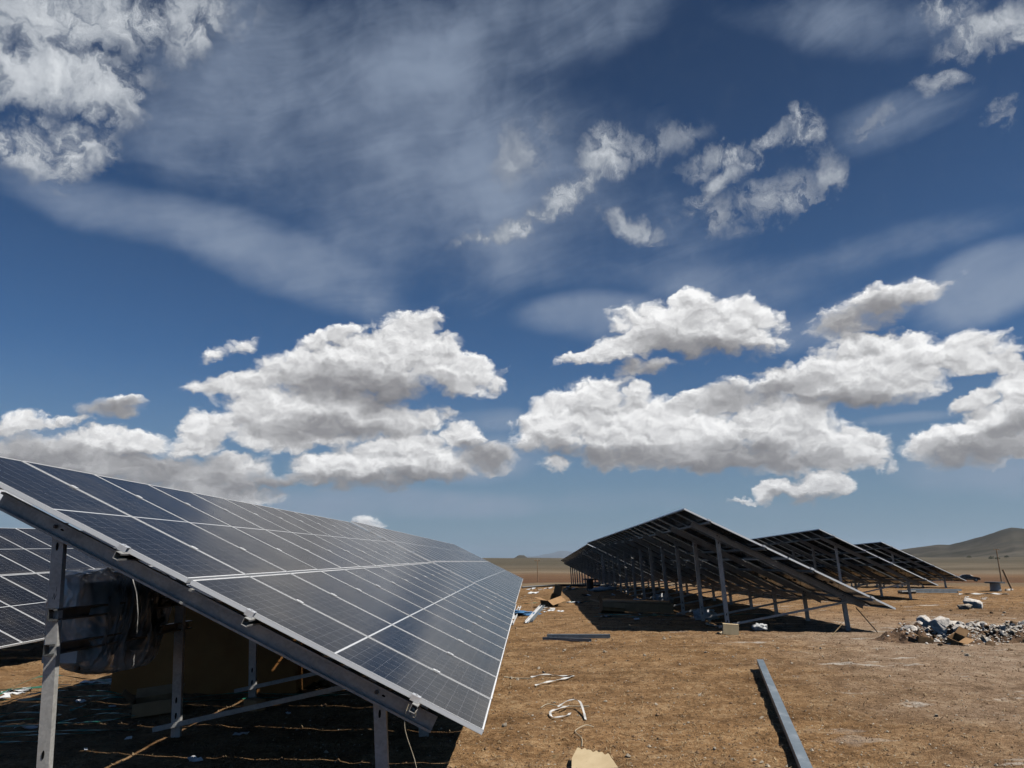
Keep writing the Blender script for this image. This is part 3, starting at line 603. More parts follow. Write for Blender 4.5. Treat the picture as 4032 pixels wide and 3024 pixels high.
def film():
    n, k = 60, 34; ph = (-math.pi / 2 + math.pi * np.arange(k + 1) / k)[:, None]; a = (2 * math.pi * np.arange(n) / n)[None, :]
    sg = lambda t, p: np.copysign(np.abs(t) ** p, t); cp = np.maximum(np.cos(ph), 1e-4) ** .42; c, s_ = np.cos(a), np.sin(a)
    x = sg(c, .42) * cp * .205; y = sg(s_, .42) * cp * .80; z = sg(np.sin(ph), .42) * .39 + 0 * a
    sag = S(-z, 0.0, .4); y = y * (1 - .18 * sag) + .02 * sag; z = z - .10 * sag * (.6 + .4 * np.sin(2.3 * y + .6))
    w = fbm(y * 4 + 3 + c, z * 3.2 + s_, 4, 61); x = x + np.copysign(1, c) * w * (.045 + .03 * sag); y = y + w * .05 * s_; z = z + w * .045
    v = np.stack([x + 0 * z, y + 0 * z, z], -1).reshape(-1, 3) + np.array(rel(-3.69, 6.96, 1.19))
    f = [(j * n + i, j * n + (i + 1) % n, (j + 1) * n + (i + 1) % n, (j + 1) * n + i) for j in range(k) for i in range(n)]
    m = MB(); m.add([tuple(p) for p in v], f); return m.build('stretch_film', MAT['film'], root, smooth=True)
film()
# ---------------------------------------------------------------- cartons, boards and other loose things
def carton(name, loc, rz, size, mat, label, flaps=(), lid=False, closed=False, cat='carton', tilt=(0, 0)):
    """Open or closed cardboard box: four walls and a floor with thickness, flaps hinged on its upper rim."""
    w, d, h = size; t = .006
    r = empty(name, loc, (tilt[0], tilt[1], rz)); tag(r, label, cat)
    m = MB()
    m.box((0, -d / 2 + t / 2, h / 2), (w, t, h)); m.box((0, d / 2 - t / 2, h / 2), (w, t, h))
    m.box((-w / 2 + t / 2, 0, h / 2), (t, d - 2 * t, h)); m.box((w / 2 - t / 2, 0, h / 2), (t, d - 2 * t, h)); m.box((0, 0, t / 2 + .001), (w - 2 * t, d - 2 * t, t))
    m.build('wall', mat, r)
    if closed: mm = MB(); mm.box((0, 0, h + t / 2 + .001), (w, d, t)); mm.build('lid', mat, r)
    for side, ang, ln in flaps:
        mm = MB(); L = ln
        if side in 'fb':
            s = -1 if side == 'f' else 1; M4 = Matrix.Translation((0, s * (d / 2 - .003), h)) @ Matrix.Rotation(s * -ang, 4, 'X'); mm.box((0, 0, L / 2 + .002), (w - .01, .005, L), M4)
        else:
            s = -1 if side == 'l' else 1; M4 = Matrix.Translation((s * (w / 2 - .003), 0, h)) @ Matrix.Rotation(s * ang, 4, 'Y'); mm.box((0, 0, L / 2 + .002), (.005, d - .01, L), M4)
        mm.build('flap', mat, r)
    return r
gz = ground
# stack carton of panel packaging under the nearest table
r = empty('shipping_carton', (-4.12, 10.92, gz(-4.1, 10.9))); tag(r, 'large brown shipping carton standing in shade behind the wrapped inverter', 'carton')
m = MB(); m.box((0, 0, .55), (2.36, 1.14, 1.12)); m.build('wall', MAT['carton_brown'], r)
m = MB(); m.box((0, 0, 1.126), (2.40, 1.18, .03)); m.box((0, -.585, 1.06), (2.40, .008, .11)); m.build('lid', MAT['carton_brown'], r)
for z in (.42, .86):
    m = MB(); m.box((0, -.5725, z), (2.365, .004, .016)); m.build('strap', MAT['carton_brown'], r)
carton('open_carton', (-4.15, 9.1, gz(-4.15, 9.1)), .35, (.40, .3, .16), MAT['cardboard'], 'small open brown carton with loose flaps, in shade beside a tall post', flaps=(('l', .7, .16), ('r', .9, .15), ('f', 2.4, .16), ('b', 1.1, .16)), tilt=(.05, -.1))
carton('small_carton', (-3.05, 9.15, gz(-3.05, 9.15)), -.5, (.2, .13, .11), MAT['cardboard'], 'little closed cardboard box in the shade by the brace', closed=True)
carton('battered_carton', (3.98, 16.2, gz(3.98, 16.2)), -.15, (.30, .22, .19), MAT['cardboard_pale'], 'battered pale carton standing against the foremost post of the right table', closed=True, tilt=(.0, .06))
carton('torn_carton', (.72, 26.2, gz(.72, 26.2)), .6, (.55, .4, .3), MAT['cardboard'], 'torn open carton on sunlit ground between the rows', flaps=(('l', 1.2, .3), ('f', 1.9, .28), ('r', .4, .3)), tilt=(.2, -.25))
r = carton('long_carton', (3.05, 23.2, gz(3.05, 23.2) + .03), -.06, (2.05, .55, .17), MAT['cardboard'], 'long flattened brown carton lying in the shade under the right table', flaps=(('b', 1.5, .45), ('l', 1.3, .3), ('f', 2.6, .35)), tilt=(.03, .02))
carton('brown_carton', (2.32, 22.6, gz(2.32, 22.6)), .1, (.62, .35, .24), MAT['cardboard'], 'brown box with a tilted side, left of the long carton in shade', flaps=(('l', .4, .2), ('f', 2.6, .2)), tilt=(-.25, .08))
carton('bent_carton', (7.55, 14.62, gz(7.55, 14.62)), .5, (.24, .2, .14), MAT['cardboard'], 'bent cardboard box lying against the front of the rubble heap', flaps=(('f', 1.4, .15), ('r', 1.0, .14)), tilt=(.4, -.3))
carton('crushed_carton', (7.05, 14.72, gz(7.05, 14.72)), -.2, (.24, .16, .1), MAT['cardboard'], 'small crushed carton at the left foot of the rubble heap', flaps=(('l', 1.3, .1),), tilt=(.1, .2))
# ragged sheet of cardboard in the foreground
m = MB(); n = 16; edge = []
for i in range(n + 1):
    u = i / n; edge.append((.02 + .24 * u, .27 - .16 * u + .016 * math.sin(i * 2.1) + .01 * math.sin(i * 5.3)))
out = [(-.05, -.12), (.31, -.12)] + [(p[0], p[1]) for p in reversed(edge)] + [(-.035, .1)]
ox, oy = .37, 6.62; M4 = Matrix.Translation((ox, oy, gz(ox, oy) + .035)) @ Matrix.Rotation(.22, 4, 'X') @ Matrix.Rotation(-.1, 4, 'Y')
m.extrude(out, M4 @ Vector((0, 0, 0)), M4 @ Vector((0, 0, .006)), M4.to_3x3() @ Vector((1, 0, 0)), M4.to_3x3() @ Vector((0, 1, 0)))
tag(m.build('cardboard_sheet', MAT['cardboard_pale']), 'ragged pale yellow cardboard sheet at the bottom edge, centre', 'cardboard')

def profile(name, a, b, label, cat='steel profile', w=.05, h=.085, up=(0, 0, 1), mat='steel_bright', group=None, flip=1, lift=(0, 0)):
    a = Vector((a[0], a[1], gz(*a[:2]) + lift[0])); b = Vector((b[0], b[1], gz(*b[:2]) + lift[1])); d = (b - a).normalized(); side = d.cross(Vector((0, 0, 1))).normalized(); upv = side.cross(d)
    m = MB(); m.extrude(channel(w, h, .014, .0035), a + upv * (w if flip < 0 else 0), b + upv * (w if flip < 0 else 0), side, upv * flip)
    return tag(m.build(name, MAT[mat]), label, cat, group)
profile('steel_profile', (3.2, 11.45), (1.98, 5.9), 'long galvanised channel lying alone on sunlit dirt, running towards the viewer', w=.065, h=.085, flip=-1, lift=(.06, .015), mat='steel_bright')
profile('steel_profile', (.28, 15.62), (1.12, 15.02), 'front one of two short channels lying crosswise between the rows', w=.05, h=.09, lift=(.012, .012))
profile('steel_profile', (.36, 15.86), (1.52, 15.42), 'rear one of two short channels lying crosswise between the rows', w=.07, h=.085, flip=-1, lift=(.012, .012))
profile('steel_profile', (-.06, 19.6), (.44, 26.8), 'right hand channel of the long pair beside the torn carton', w=.05, h=.085, lift=(.02, .02), mat='alu')
profile('steel_profile', (.06, 19.9), (.52, 26.4), 'thin channel tucked against the right hand one of the long pair', w=.05, h=.06, lift=(.02, .02))
profile('steel_profile', (-.42, 19.2), (-.30, 26.3), 'channel lying just beside the low edge of the left tables', w=.05, h=.085, lift=(.02, .02), mat='alu')
for k in range(6):
    o = profile('steel_profile', (16.3 + .06 * (k % 2), 34.9 + .11 * (k % 3)), (18.35 + .12 * (k % 2) + .1 * (k // 3), 35.0 + .11 * (k % 3)), 'galvanised channel in the low stack under the middle right table', w=.07, h=.1, lift=(.05 + .085 * (k // 3),) * 2, group='stacked channels')
m = MB()
for k in range(3): m.tube([(15.9, 34.75 + .14 * k, gz(15.9, 34.8) + .08), (16.5, 34.75 + .14 * k, gz(16.4, 34.8) + .08)], .07, 8)
tag(m.build('pipe_bundle', MAT['plastic_black']), 'short dark pipe ends beside the stack of channels', 'pipes')
# strips, straps and strings
def strip(pts, w, mat, label, name, group, n=8, t=.0018, wav=.012, tube=None):
    P = spline([(p[0], p[1], gz(p[0], p[1]) + (p[2] if len(p) > 2 else .012)) for p in pts], n); m = MB()
    if tube: m.tube(P, tube, 5)
    else: m.ribbon(P, w, t, [.35 * math.sin(i * .7 + w * 50) for i in range(len(P))])
    return tag(m.build(name, MAT[mat]), label, 'strap' if not tube else 'string', group)
strip([(.02, 11.02), (.2, 11.12, .02), (.42, 10.98), (.58, 10.86)], .034, 'strap_white', 'upper white packing strip of the pair beside the left table edge', 'packing_strip', None)
strip([(.07, 10.32, .02), (.22, 10.4, .03), (.42, 10.62, .02), (.58, 10.84)], .034, 'strap_white', 'lower white packing strip of the pair beside the left table edge', 'packing_strip', None)
strip([(-.34, 10.92), (-.15, 10.95), (.02, 10.9)], 0, 'string', 'short pale string leading under the left table edge', 'string', None, tube=.006)
strip([(.42, 8.95, .03), (.33, 8.75, .05), (.22, 8.62, .04), (.24, 8.52, .02), (.38, 8.52, .015), (.42, 8.62, .02)], .024, 'strap_white', 'looped white packing strip lying on the bare dirt', 'packing_strip', None)
strip([(.30, 8.86, .05), (.42, 8.93, .09), (.53, 8.86, .08), (.56, 8.6, .03), (.56, 8.36, .012)], .022, 'strap_white', 'kinked white packing strip standing on edge beside the loop', 'packing_strip', None)
strip([(.12, 8.98), (.2, 9.12, .02), (.32, 9.05), (.5, 9.02), (.64, 8.98)], 0, 'string', 'thin pale cord curving behind the looped strip', 'string', None, tube=.005)
strip([(.62, 8.1), (.54, 8.06, .03), (.44, 7.92), (.43, 7.78), (.47, 7.6), (.46, 7.4)], 0, 'string', 'thin string with a small loop, in front of the kinked strip', 'string', None, tube=.004)
strip([(.50, 7.28), (.55, 7.12), (.5, 6.98), (.56, 6.8)], 0, 'string', 'short crooked string above the cardboard sheet', 'string', None, tube=.004)
strip([(.42, 25.3), (.6, 25.0, .03), (.75, 24.6, .02), (.5, 24.2, .04), (.35, 24.5, .02)], .09, 'strap_white', 'white strip coiled in front of the torn carton', 'packing_strip', None)
strip([(18.3, 34.7), (18.8, 34.4, .04), (19.6, 34.5, .02), (20.3, 34.6, .03)], .16, 'strap_white', 'long pale strip lying before the cable drum', 'packing_strip', None)
gl = [
 [(-7.2, 10.75), (-6.6, 10.7, .05), (-6.0, 10.85, .03), (-5.4, 11.2, .05)], [(-7.0, 10.5), (-6.3, 10.62, .07), (-5.7, 10.9, .04), (-5.0, 11.1)], [(-6.55, 10.0, .03), (-6.2, 10.4, .22), (-5.8, 10.9, .1), (-5.3, 11.4, .03)], [(-6.2, 10.75), (-5.7, 10.8, .1), (-5.35, 10.7, .04), (-5.2, 10.4, .02)],
 [(-6.6, 9.9), (-6.0, 9.75, .05), (-5.3, 9.95, .03), (-4.9, 10.05, .06)], [(-6.4, 9.6), (-5.8, 9.5, .08), (-5.2, 9.75, .06), (-4.7, 9.9, .03)],
 [(-6.1, 9.05), (-5.6, 9.3, .2), (-5.1, 9.75, .12), (-4.8, 9.9, .04)], [(-6.3, 8.6), (-5.6, 8.5, .04), (-5.0, 8.75, .06), (-5.5, 8.95, .05), (-6.2, 8.85, .03)],
 [(-5.9, 8.3), (-5.2, 8.2, .05), (-4.6, 8.5, .03), (-4.3, 8.9, .02)], [(-5.6, 8.1), (-5.0, 8.0, .03), (-4.5, 8.05, .03), (-3.9, 8.2)],
 [(-5.7, 8.6), (-5.3, 8.9, .14), (-4.8, 9.1, .05), (-4.4, 9.4, .03), (-3.9, 9.5)], [(-5.9, 7.8), (-5.3, 7.7, .03), (-4.7, 7.8, .04), (-4.2, 8.0)],
 [(-5.2, 9.3), (-4.9, 9.6, .1), (-4.5, 9.7, .05), (-4.1, 9.9)], [(-5.5, 7.5), (-4.9, 7.6, .02), (-4.4, 7.55, .03)],
 [(-4.9, 8.6), (-4.6, 8.9, .05), (-4.2, 8.75, .03), (-4.5, 8.5, .02), (-4.9, 8.55)], [(-4.2, 9.75), (-3.4, 9.9, .03), (-2.6, 9.95, .05), (-1.9, 10.1)],
 [(-4.4, 9.9), (-3.6, 10.05, .05), (-2.9, 10.0, .06), (-2.0, 10.2)]]
for i, p in enumerate(gl): strip(p, .032, 'strap_green', 'green strapping band in the tangle under the nearest table', 'strapping_band', 'tangle of green straps', t=.0012)
for i, p in enumerate([[(-.3, 28.3), (.2, 28.15, .04), (.7, 28.3, .02), (1.5, 28.6)], [(.9, 28.1), (1.6, 28.3, .03), (2.6, 28.4)], [(1.9, 22.2), (2.6, 21.6, .03), (3.6, 21.7), (4.4, 21.2, .03)], [(1.7, 21.3), (2.8, 20.9, .03), (3.5, 21.3, .05), (3.0, 21.8), (2.0, 21.6)], [(2.0, 24.6), (3.0, 24.9, .03), (4.2, 24.6)], [(4.6, 20.0), (5.4, 20.6, .1), (6.4, 20.7, .05)], [(1.6, 38.5), (3.0, 39.3, .05), (4.6, 39.0)]]):
    strip(p, .05, 'strap_green', 'green strapping band strewn about the right table\'s shade', 'strapping_band', 'green bands by the right table', t=.0015)
# cable run across the far end of the aisle
m = MB(); m.tube(spline([(x, 46 + .5 * math.sin(x), gz(x, 46) + .06) for x in np.linspace(-.4, 5.0, 9)], 5), .07, 6); tag(m.build('cable', MAT['plastic_black']), 'thick dark cable laid across the far end of the aisle', 'cable')
strip([(4.1, 20.6), (4.25, 19.2, .04), (4.0, 18.4, .02), (4.2, 17.6), (3.9, 16.6), (3.75, 16.3)], 0, 'string', 'frayed pale rope winding past the foremost posts of the right table', 'string', None, tube=.018)
strip([(4.35, 20.5, .12), (4.45, 20.0, .2), (4.62, 19.8, .06)], .05, 'cardboard_pale', 'curled cardboard offcut by the second tall post of the right table', 'offcut', None)
# white scraps
def scrap_mesh(k):
    r = random.Random(100 + k); n = 5; v = []; f = []
    for j in range(2):
        for i in range(n): v.append((i / (n - 1) - .5, (j - .5) * r.uniform(.5, .8), r.uniform(.0, .22) * (1 if i in (1, 3) else .5)))
    for i in range(n - 1): f.append((i, i + 1, n + i + 1, n + i))
    m = MB(); m.add(v, f); m.add([Vector(p) + Vector((0, 0, -.03)) for p in v], [tuple(reversed(q)) for q in f]); return m.mesh('paper_scrap', MAT['paper'])
SC = [scrap_mesh(k) for k in range(5)]
def scrap(x, y, s, label, group, rz=None):
    o = obj('paper_scrap', SC[rng.randrange(5)]); o.location = (x, y, gz(x, y) + .006); o.scale = (s, s * rng.uniform(.55, .9), s); o.rotation_euler = (rng.uniform(-.15, .15), rng.uniform(-.15, .15), rng.uniform(0, 6.3) if rz is None else rz); tag(o, label, 'scrap', group)
for x, y, s in ((-6.7, 10.68, .34), (-6.62, 10.5, .24), (-6.45, 10.0, .28), (-5.95, 11.15, .34), (-5.75, 11.2, .26), (-5.6, 11.25, .3), (-5.35, 9.75, .18), (-6.25, 9.1, .22), (-6.05, 9.2, .16), (-5.95, 8.82, .2), (-5.1, 8.35, .2), (-4.85, 9.55, .14)):
    scrap(x, y, s, 'white label scrap among the green straps', 'scraps in the green straps')
for x, y, s in ((-3.75, 7.75, .11), (-2.85, 7.1, .17), (-2.78, 8.0, .14), (-3.9, 7.3, .06), (-2.6, 8.9, .07)):
    scrap(x, y, s, 'white scrap in the shade under the nearest table', 'scraps under the nearest table')
for x, y, s in ((.1, 41, .5), (.5, 39.5, .5), (1.0, 41.5, .45), (.2, 36.5, .5), (1.5, 40.5, .6), (2.1, 42, .5), (1.1, 29.7, .35), (.9, 29.6, .3), (1.35, 27.7, .3), (1.6, 27.4, .35), (1.8, 27.2, .3), (.65, 23.8, .22), (.9, 23.5, .2), (.45, 23.4, .16)):
    scrap(x, y, s, 'white scrap on the ground of the aisle between the rows', 'scraps in the aisle')
for x, y, s in ((2.0, 21.0, .3), (2.7, 20.4, .2), (2.5, 26.2, .3), (3.0, 26.6, .3), (3.3, 24.6, .4), (2.4, 33.0, .5), (3.5, 33.6, .4), (4.4, 36, .5), (3.0, 38, .6), (2.1, 39.5, .6), (4.6, 31, .4), (5.0, 33, .4), (3.9, 29.5, .4), (5.5, 35, .5), (3.4, 22.2, .15), (3.0, 21.9, .15)):
    scrap(x, y, s, 'white scrap in the shade of the right tables', 'scraps under the right tables')
for x, y, s in ((13.0, 33.0, .3), (16.9, 31.5, .2), (17.3, 31.0, .16), (8.4, 13.6, .13), (9.0, 13.9, .12), (16.8, 30.2, .2)):
    scrap(x, y, s, 'white scrap on open dirt by the right hand tables', 'scraps on the right')
# sacks
import bmesh
def lump(name, loc, size, mat, label, cat, seed, rot=0.0, sub=3, amp=.35, group=None, tagit=True):
    """sub 3: soft crumpled thing; sub 2: broken angular stone."""
    bm = bmesh.new(); r = random.Random(seed)
    if sub == 3:
        bmesh.ops.create_icosphere(bm, subdivisions=4, radius=1.0)
        co = np.array([v.co for v in bm.verts]); w = fbm(co[:, 0] * 1.9 + seed, co[:, 1] * 1.9 + co[:, 2] * 1.4, 5, seed); w = np.abs(w) * 2 - .35
        for v, k in zip(bm.verts, w): v.co *= 1 + amp * .55 * float(k); v.co.z = max(v.co.z, -.75)
    else:
        for k in range(17):
            d = Vector((r.gauss(0, 1), r.gauss(0, 1), r.gauss(0, 1))).normalized() * r.uniform(.72, 1.08); bm.verts.new(d)
        res = bmesh.ops.convex_hull(bm, input=bm.verts)
        bmesh.ops.delete(bm, geom=[g for g in res['geom_interior'] if isinstance(g, bmesh.types.BMVert)], context='VERTS')
        if sub == 1:
            bmesh.ops.bevel(bm, geom=list(bm.edges), offset=.05, segments=1, affect='EDGES')
            bmesh.ops.triangulate(bm, faces=bm.faces); bmesh.ops.subdivide_edges(bm, edges=bm.edges, cuts=2, use_grid_fill=True)
            co = np.array([v.co for v in bm.verts]); w = fbm(co[:, 0] * 3 + seed, co[:, 1] * 3 + co[:, 2] * 2.2, 4, seed)
            for v, k in zip(bm.verts, w): v.co *= 1 + .13 * float(k)
    me = bpy.data.meshes.new(name); bm.to_mesh(me); bm.free(); me.materials.append(MAT[mat])
    if sub == 3: me.polygons.foreach_set('use_smooth', [True] * len(me.polygons))
    o = obj(name, me); o.location = loc; o.scale = size; o.rotation_euler = (r.uniform(-.3, .3), r.uniform(-.3, .3), rot)
    if tagit: tag(o, label, cat, group)
    return o
lump('plastic_sack', (4.72, 16.75, gz(4.72, 16.75) + .07), (.15, .11, .08), 'sack', 'crumpled white plastic bag beside the battered carton', 'sack', 3, .4, 3, .9)
lump('plastic_sack', (4.35, 20.1, gz(4.35, 20.1) + .1), (.3, .2, .14), 'sack', 'grey white plastic sack tied round the foot of a tall post', 'sack', 5, .4, 3, .9)
lump('plastic_sack', (4.6, 27.6, gz(4.6, 27.6) + .1), (.55, .3, .16), 'sack', 'dull white sack lying in shade among the right posts', 'sack', 8, 1.2, 3, .9)
lump('plastic_sack', (3.4, 37.0, gz(3.4, 37) + .1), (.6, .22, .1), 'sack', 'long white sheet crumpled near the far drum under the right table', 'sack', 9, .1, 3, .9)
lump('rag', (-.13, 22.9, gz(-.13, 22.9) + .03), (.42, .5, .07), 'blue', 'blue rag lying beside the low edge of the left table', 'rag', 12, .3, 3, .9)
m = MB(); m.tube([(.05, 23.3, gz(.05, 23.3)), (.1, 23.6, gz(.1, 23.6) + .3)], .02, 5); tag(m.build('stick', MAT['wood']), 'short stick standing up behind the blue rag', 'stick')
m = MB(); m.tube([(7.0, 16.5, gz(7, 16.5)), (6.85, 17.1, gz(6.85, 17.1) + .45)], .011, 5); tag(m.build('stalk', MAT['straw']), 'thin dry stalk leaning up left of the rubble heap', 'stalk')
m = MB(); m.tube([(5.86, 15.9, gz(5.9, 15.9)), (6.1, 16.0, gz(6.1, 16) + .2)], .009, 5); tag(m.build('stalk', MAT['straw']), 'short bent stalk near the foremost low post of the right table', 'stalk')
# rubble heap
def mound():
    n = 80; X, Y = np.meshgrid(np.linspace(6.1, 10.0, n + 1), np.linspace(14.35, 16.95, n + 1))
    el = lambda cx, cy, rx, ry: np.maximum(0, 1 - (((X - cx) / rx) ** 2 + ((Y - cy) / ry) ** 2))
    z = .27 * el(7.75, 15.4, 1.05, .75) ** .8 + .22 * el(9.05, 15.3, .95, .7) ** .8 + .12 * el(6.7, 15.0, .6, .35)
    z = z + (fbm(X * 3.5, Y * 3.5, 4, 71) * .24 + fbm(X * 13, Y * 13, 3, 77) * .10) * np.minimum(1, z * 6)
    v = np.stack([X, Y, lie(X, Y) - .03 + z], -1).reshape(-1, 3)
    f = [(j * (n + 1) + i, j * (n + 1) + i + 1, (j + 1) * (n + 1) + i + 1, (j + 1) * (n + 1) + i) for j in range(n) for i in range(n)]
    m = MB(); m.add([tuple(p) for p in v], f); return m.build('dirt_mound', MAT['mound']), v
mo, mv = mound(); tag(mo, 'low mound of dug brown earth under the white rubble at right', 'mound')
mvz = np.array(mv).reshape(81, 81, 3)
def mz(x, y):
    i = int(round((x - 6.1) / 3.9 * 80)); j = int(round((y - 14.35) / 2.6 * 80)); return mvz[j, i, 2] if 0 <= i < 81 and 0 <= j < 81 else gz(x, y)
for (x, y, s, lab, seed) in ((7.62, 15.15, (.29, .21, .19), 'largest pale plaster lump, wedge shaped, on top of the rubble heap', 21), (7.55, 15.65, (.27, .19, .17), 'broad pale lump just behind the largest one on the heap', 22), (7.12, 15.35, (.2, .12, .1), 'pale slab at the upper left of the rubble heap', 23), (8.02, 15.45, (.2, .16, .16), 'grey white lump right of the largest one on the heap', 24), (7.75, 14.85, (.17, .13, .12), 'squarish pale block low at the front of the heap', 25), (8.3, 15.2, (.14, .1, .08), 'rounded white lump near the middle of the heap', 26), (6.62, 15.35, (.13, .1, .08), 'single grey stone just left of the rubble heap', 27), (13.3, 24.4, (.34, .3, .25), 'white boulder alone on open ground behind the heap', 28), (12.85, 24.15, (.26, .18, .12), 'yellowish stone touching the white boulder', 29), (8.05, 14.45, (.13, .1, .07), 'dark stone at the front foot of the heap', 30)):
    lump('boulder', (x, y, mz(x, y) + s[2] * .45), s, 'stone' if 'yellow' in lab else ('stone_dark' if 'dark' in lab else 'plaster_rock'), lab, 'rock', seed, rng.uniform(0, 6), 1, 1.0)
rocks = []
for k in range(7):
    o = lump('stone', (0, 0, -50), (1, 1, 1), 'plaster_rock', '', '', 200 + k, 0, 2, 1.1, tagit=False); rocks.append(o.data); bpy.data.objects.remove(o)
grey = [me.copy() for me in rocks]; dark = [me.copy() for me in rocks]
for me in grey: me.materials.clear(); me.materials.append(MAT['stone'])
for me in dark: me.materials.clear(); me.materials.append(MAT['stone_dark'])
def stone(x, y, s, meshes, label, group, z=None):
    o = obj('stone', meshes[rng.randrange(len(meshes))]); zz = (gz(x, y) if z is None else z); h = rng.uniform(.5, .8)
    o.location = (x, y, zz + s * h * .35); o.scale = (s, s * rng.uniform(.6, .95), s * h); o.rotation_euler = (rng.uniform(-.5, .5), rng.uniform(-.5, .5), rng.uniform(0, 6.3)); tag(o, label, 'rock', group)
for k in range(260):
    if k % 2: x, y = rng.gauss(8.75, .36), rng.gauss(15.2, .25)
    else: x, y = rng.gauss(7.9, .42), rng.gauss(15.1, .28)
    if not (6.4 < x < 9.95 and 14.4 < y < 16.6): continue
    stone(x, y, rng.uniform(.022, .07) * (1.4 if rng.random() < .15 else 1), (rocks, rocks, grey, dark)[rng.randrange(4)], 'broken piece in the rubble heap', 'rubble pieces on the mound', mz(x, y))
for k in range(46):
    x, y = rng.uniform(-.3, 5.5), rng.uniform(6.3, 16)
    if x > (y * .62) + 1: continue
    stone(x, y, rng.uniform(.014, .038), grey, 'loose pale pebble on the sunlit dirt between the rows', 'pebbles between the rows')
for k in range(40):
    y = rng.uniform(12.5, 24); x = rng.uniform(.45, .66) * y
    stone(x, y, rng.uniform(.02, .07), (grey, dark, rocks)[k % 3], 'loose stone on the trodden ground at right', 'stones on the right')
def fragment(k):
    x, y = (rng.gauss(8.75, .36), rng.gauss(15.2, .25)) if k % 2 else (rng.gauss(7.85, .42), rng.gauss(15.1, .27))
    return x, y
fv, ff = [], []
for k in range(3600):
    x, y = fragment(k)
    if not (6.3 < x < 9.98 and 14.4 < y < 16.8): continue
    s_ = rng.uniform(.008, .026); z = mz(x, y); b = len(fv)
    fv += [(x + a * s_ * rng.uniform(.5, 1.3), y + c * s_ * rng.uniform(.5, 1.3), z + s_ * .4 + d * s_ * rng.uniform(.4, 1.1)) for a, c, d in ((1, 0, 0), (-1, 0, 0), (0, 1, 0), (0, -1, 0), (0, 0, .8), (0, 0, -.5))]
    ff += [tuple(b + i for i in q) for q in ((0, 2, 4), (2, 1, 4), (1, 3, 4), (3, 0, 4), (2, 0, 5), (1, 2, 5), (3, 1, 5), (0, 3, 5))]
m = MB(); m.v = fv; m.f = ff; m.m = [0] * len(ff); o = m.build('rubble_crumbs', MAT['plaster_rock']); o['kind'] = 'stuff'; o['label'] = 'fine pale crumbs of plaster over the rubble heap'; o['category'] = 'rubble'
# drum, poles, stakes, car
def drum(loc, r, h, label, mat='steel_bright', tilt=0.0):
    o = empty('cable_drum', loc, (tilt, 0, 0)); tag(o, label, 'cable drum')
    def disc(z0, z1, ra, rb, nm, mt, n=22):
        m = MB(); vs = [(math.cos(2 * math.pi * k / n) * q, math.sin(2 * math.pi * k / n) * q, z) for z, q in ((z0, ra), (z1, rb)) for k in range(n)]
        m.add(vs, [(k, (k + 1) % n, n + (k + 1) % n, n + k) for k in range(n)] + [tuple(reversed(range(n))), tuple(range(n, 2 * n))]); m.build(nm, MAT[mt], o)
    disc(0, .03, r * .62, r * .62, 'lower_flange', 'steel_dark'); disc(.03, h * .86, r * .55, r * .5, 'core', mat); disc(h * .86, h, r, r * .98, 'upper_flange', 'steel_dark')
drum((21.7, 37.9, gz(21.7, 37.9)), .42, .42, 'squat metal cable drum standing upright on open ground at right', 'steel')
drum((3.1, 41.0, gz(3.1, 41)), .34, .5, 'dark drum standing in shade under the far right posts', 'plastic_black')
def pole(x, y, h, label, arm, r=.13, lean=0.0):
    z = float(lie(x, y)) + float(fbm(np.float64(x / 140), np.float64(y / 140), 3, 5)) * 2.2 * float(S(np.float64(math.hypot(x, y)), 90, 400)) - .4
    o = empty('utility_pole', (x, y, z)); tag(o, label, 'pole')
    m = MB(); m.tube([(0, 0, 0), (lean * .5, 0, h * .5), (lean, 0, h)], r, 8, 0, r * .6); m.build('shaft', MAT['wood'], o)
    m = MB(); m.box((lean, 0, h - .12), (arm, .12, .12)); m.build('crossarm', MAT['wood'], o)
    for k in (-.42, 0, .42):
        m = MB(); m.tube([(lean + k * arm, 0, h - .08), (lean + k * arm, 0, h + .22)], .07, 6, 0, .04); m.build('insulator', MAT['stone'], o)
pole(96.5, 166, 7.3, 'wooden utility pole with a short crossarm beyond the road at right', 1.2, .16, -.25)
pole(1.85, 168, 4.9, 'distant thin utility pole with crossarm, above the aisle\'s far end', 1.3, .1, -.1)
m = MB(); m.tube([(23.9, 40.3, gz(23.9, 40.3) - .1), (23.55, 40.3, gz(23.5, 40.3) + .95)], .045, 7); tag(m.build('wooden_stake', MAT['wood']), 'leaning rusty brown stake just right of the cable drum', 'stake')
for k in range(10):
    stone(22.6 + .27 * k, 38.6 + .3 * (k % 4), rng.uniform(.06, .16), rocks if k % 2 else grey, 'pale rubble stone on the ground by the leaning stake', 'stones by the stake')
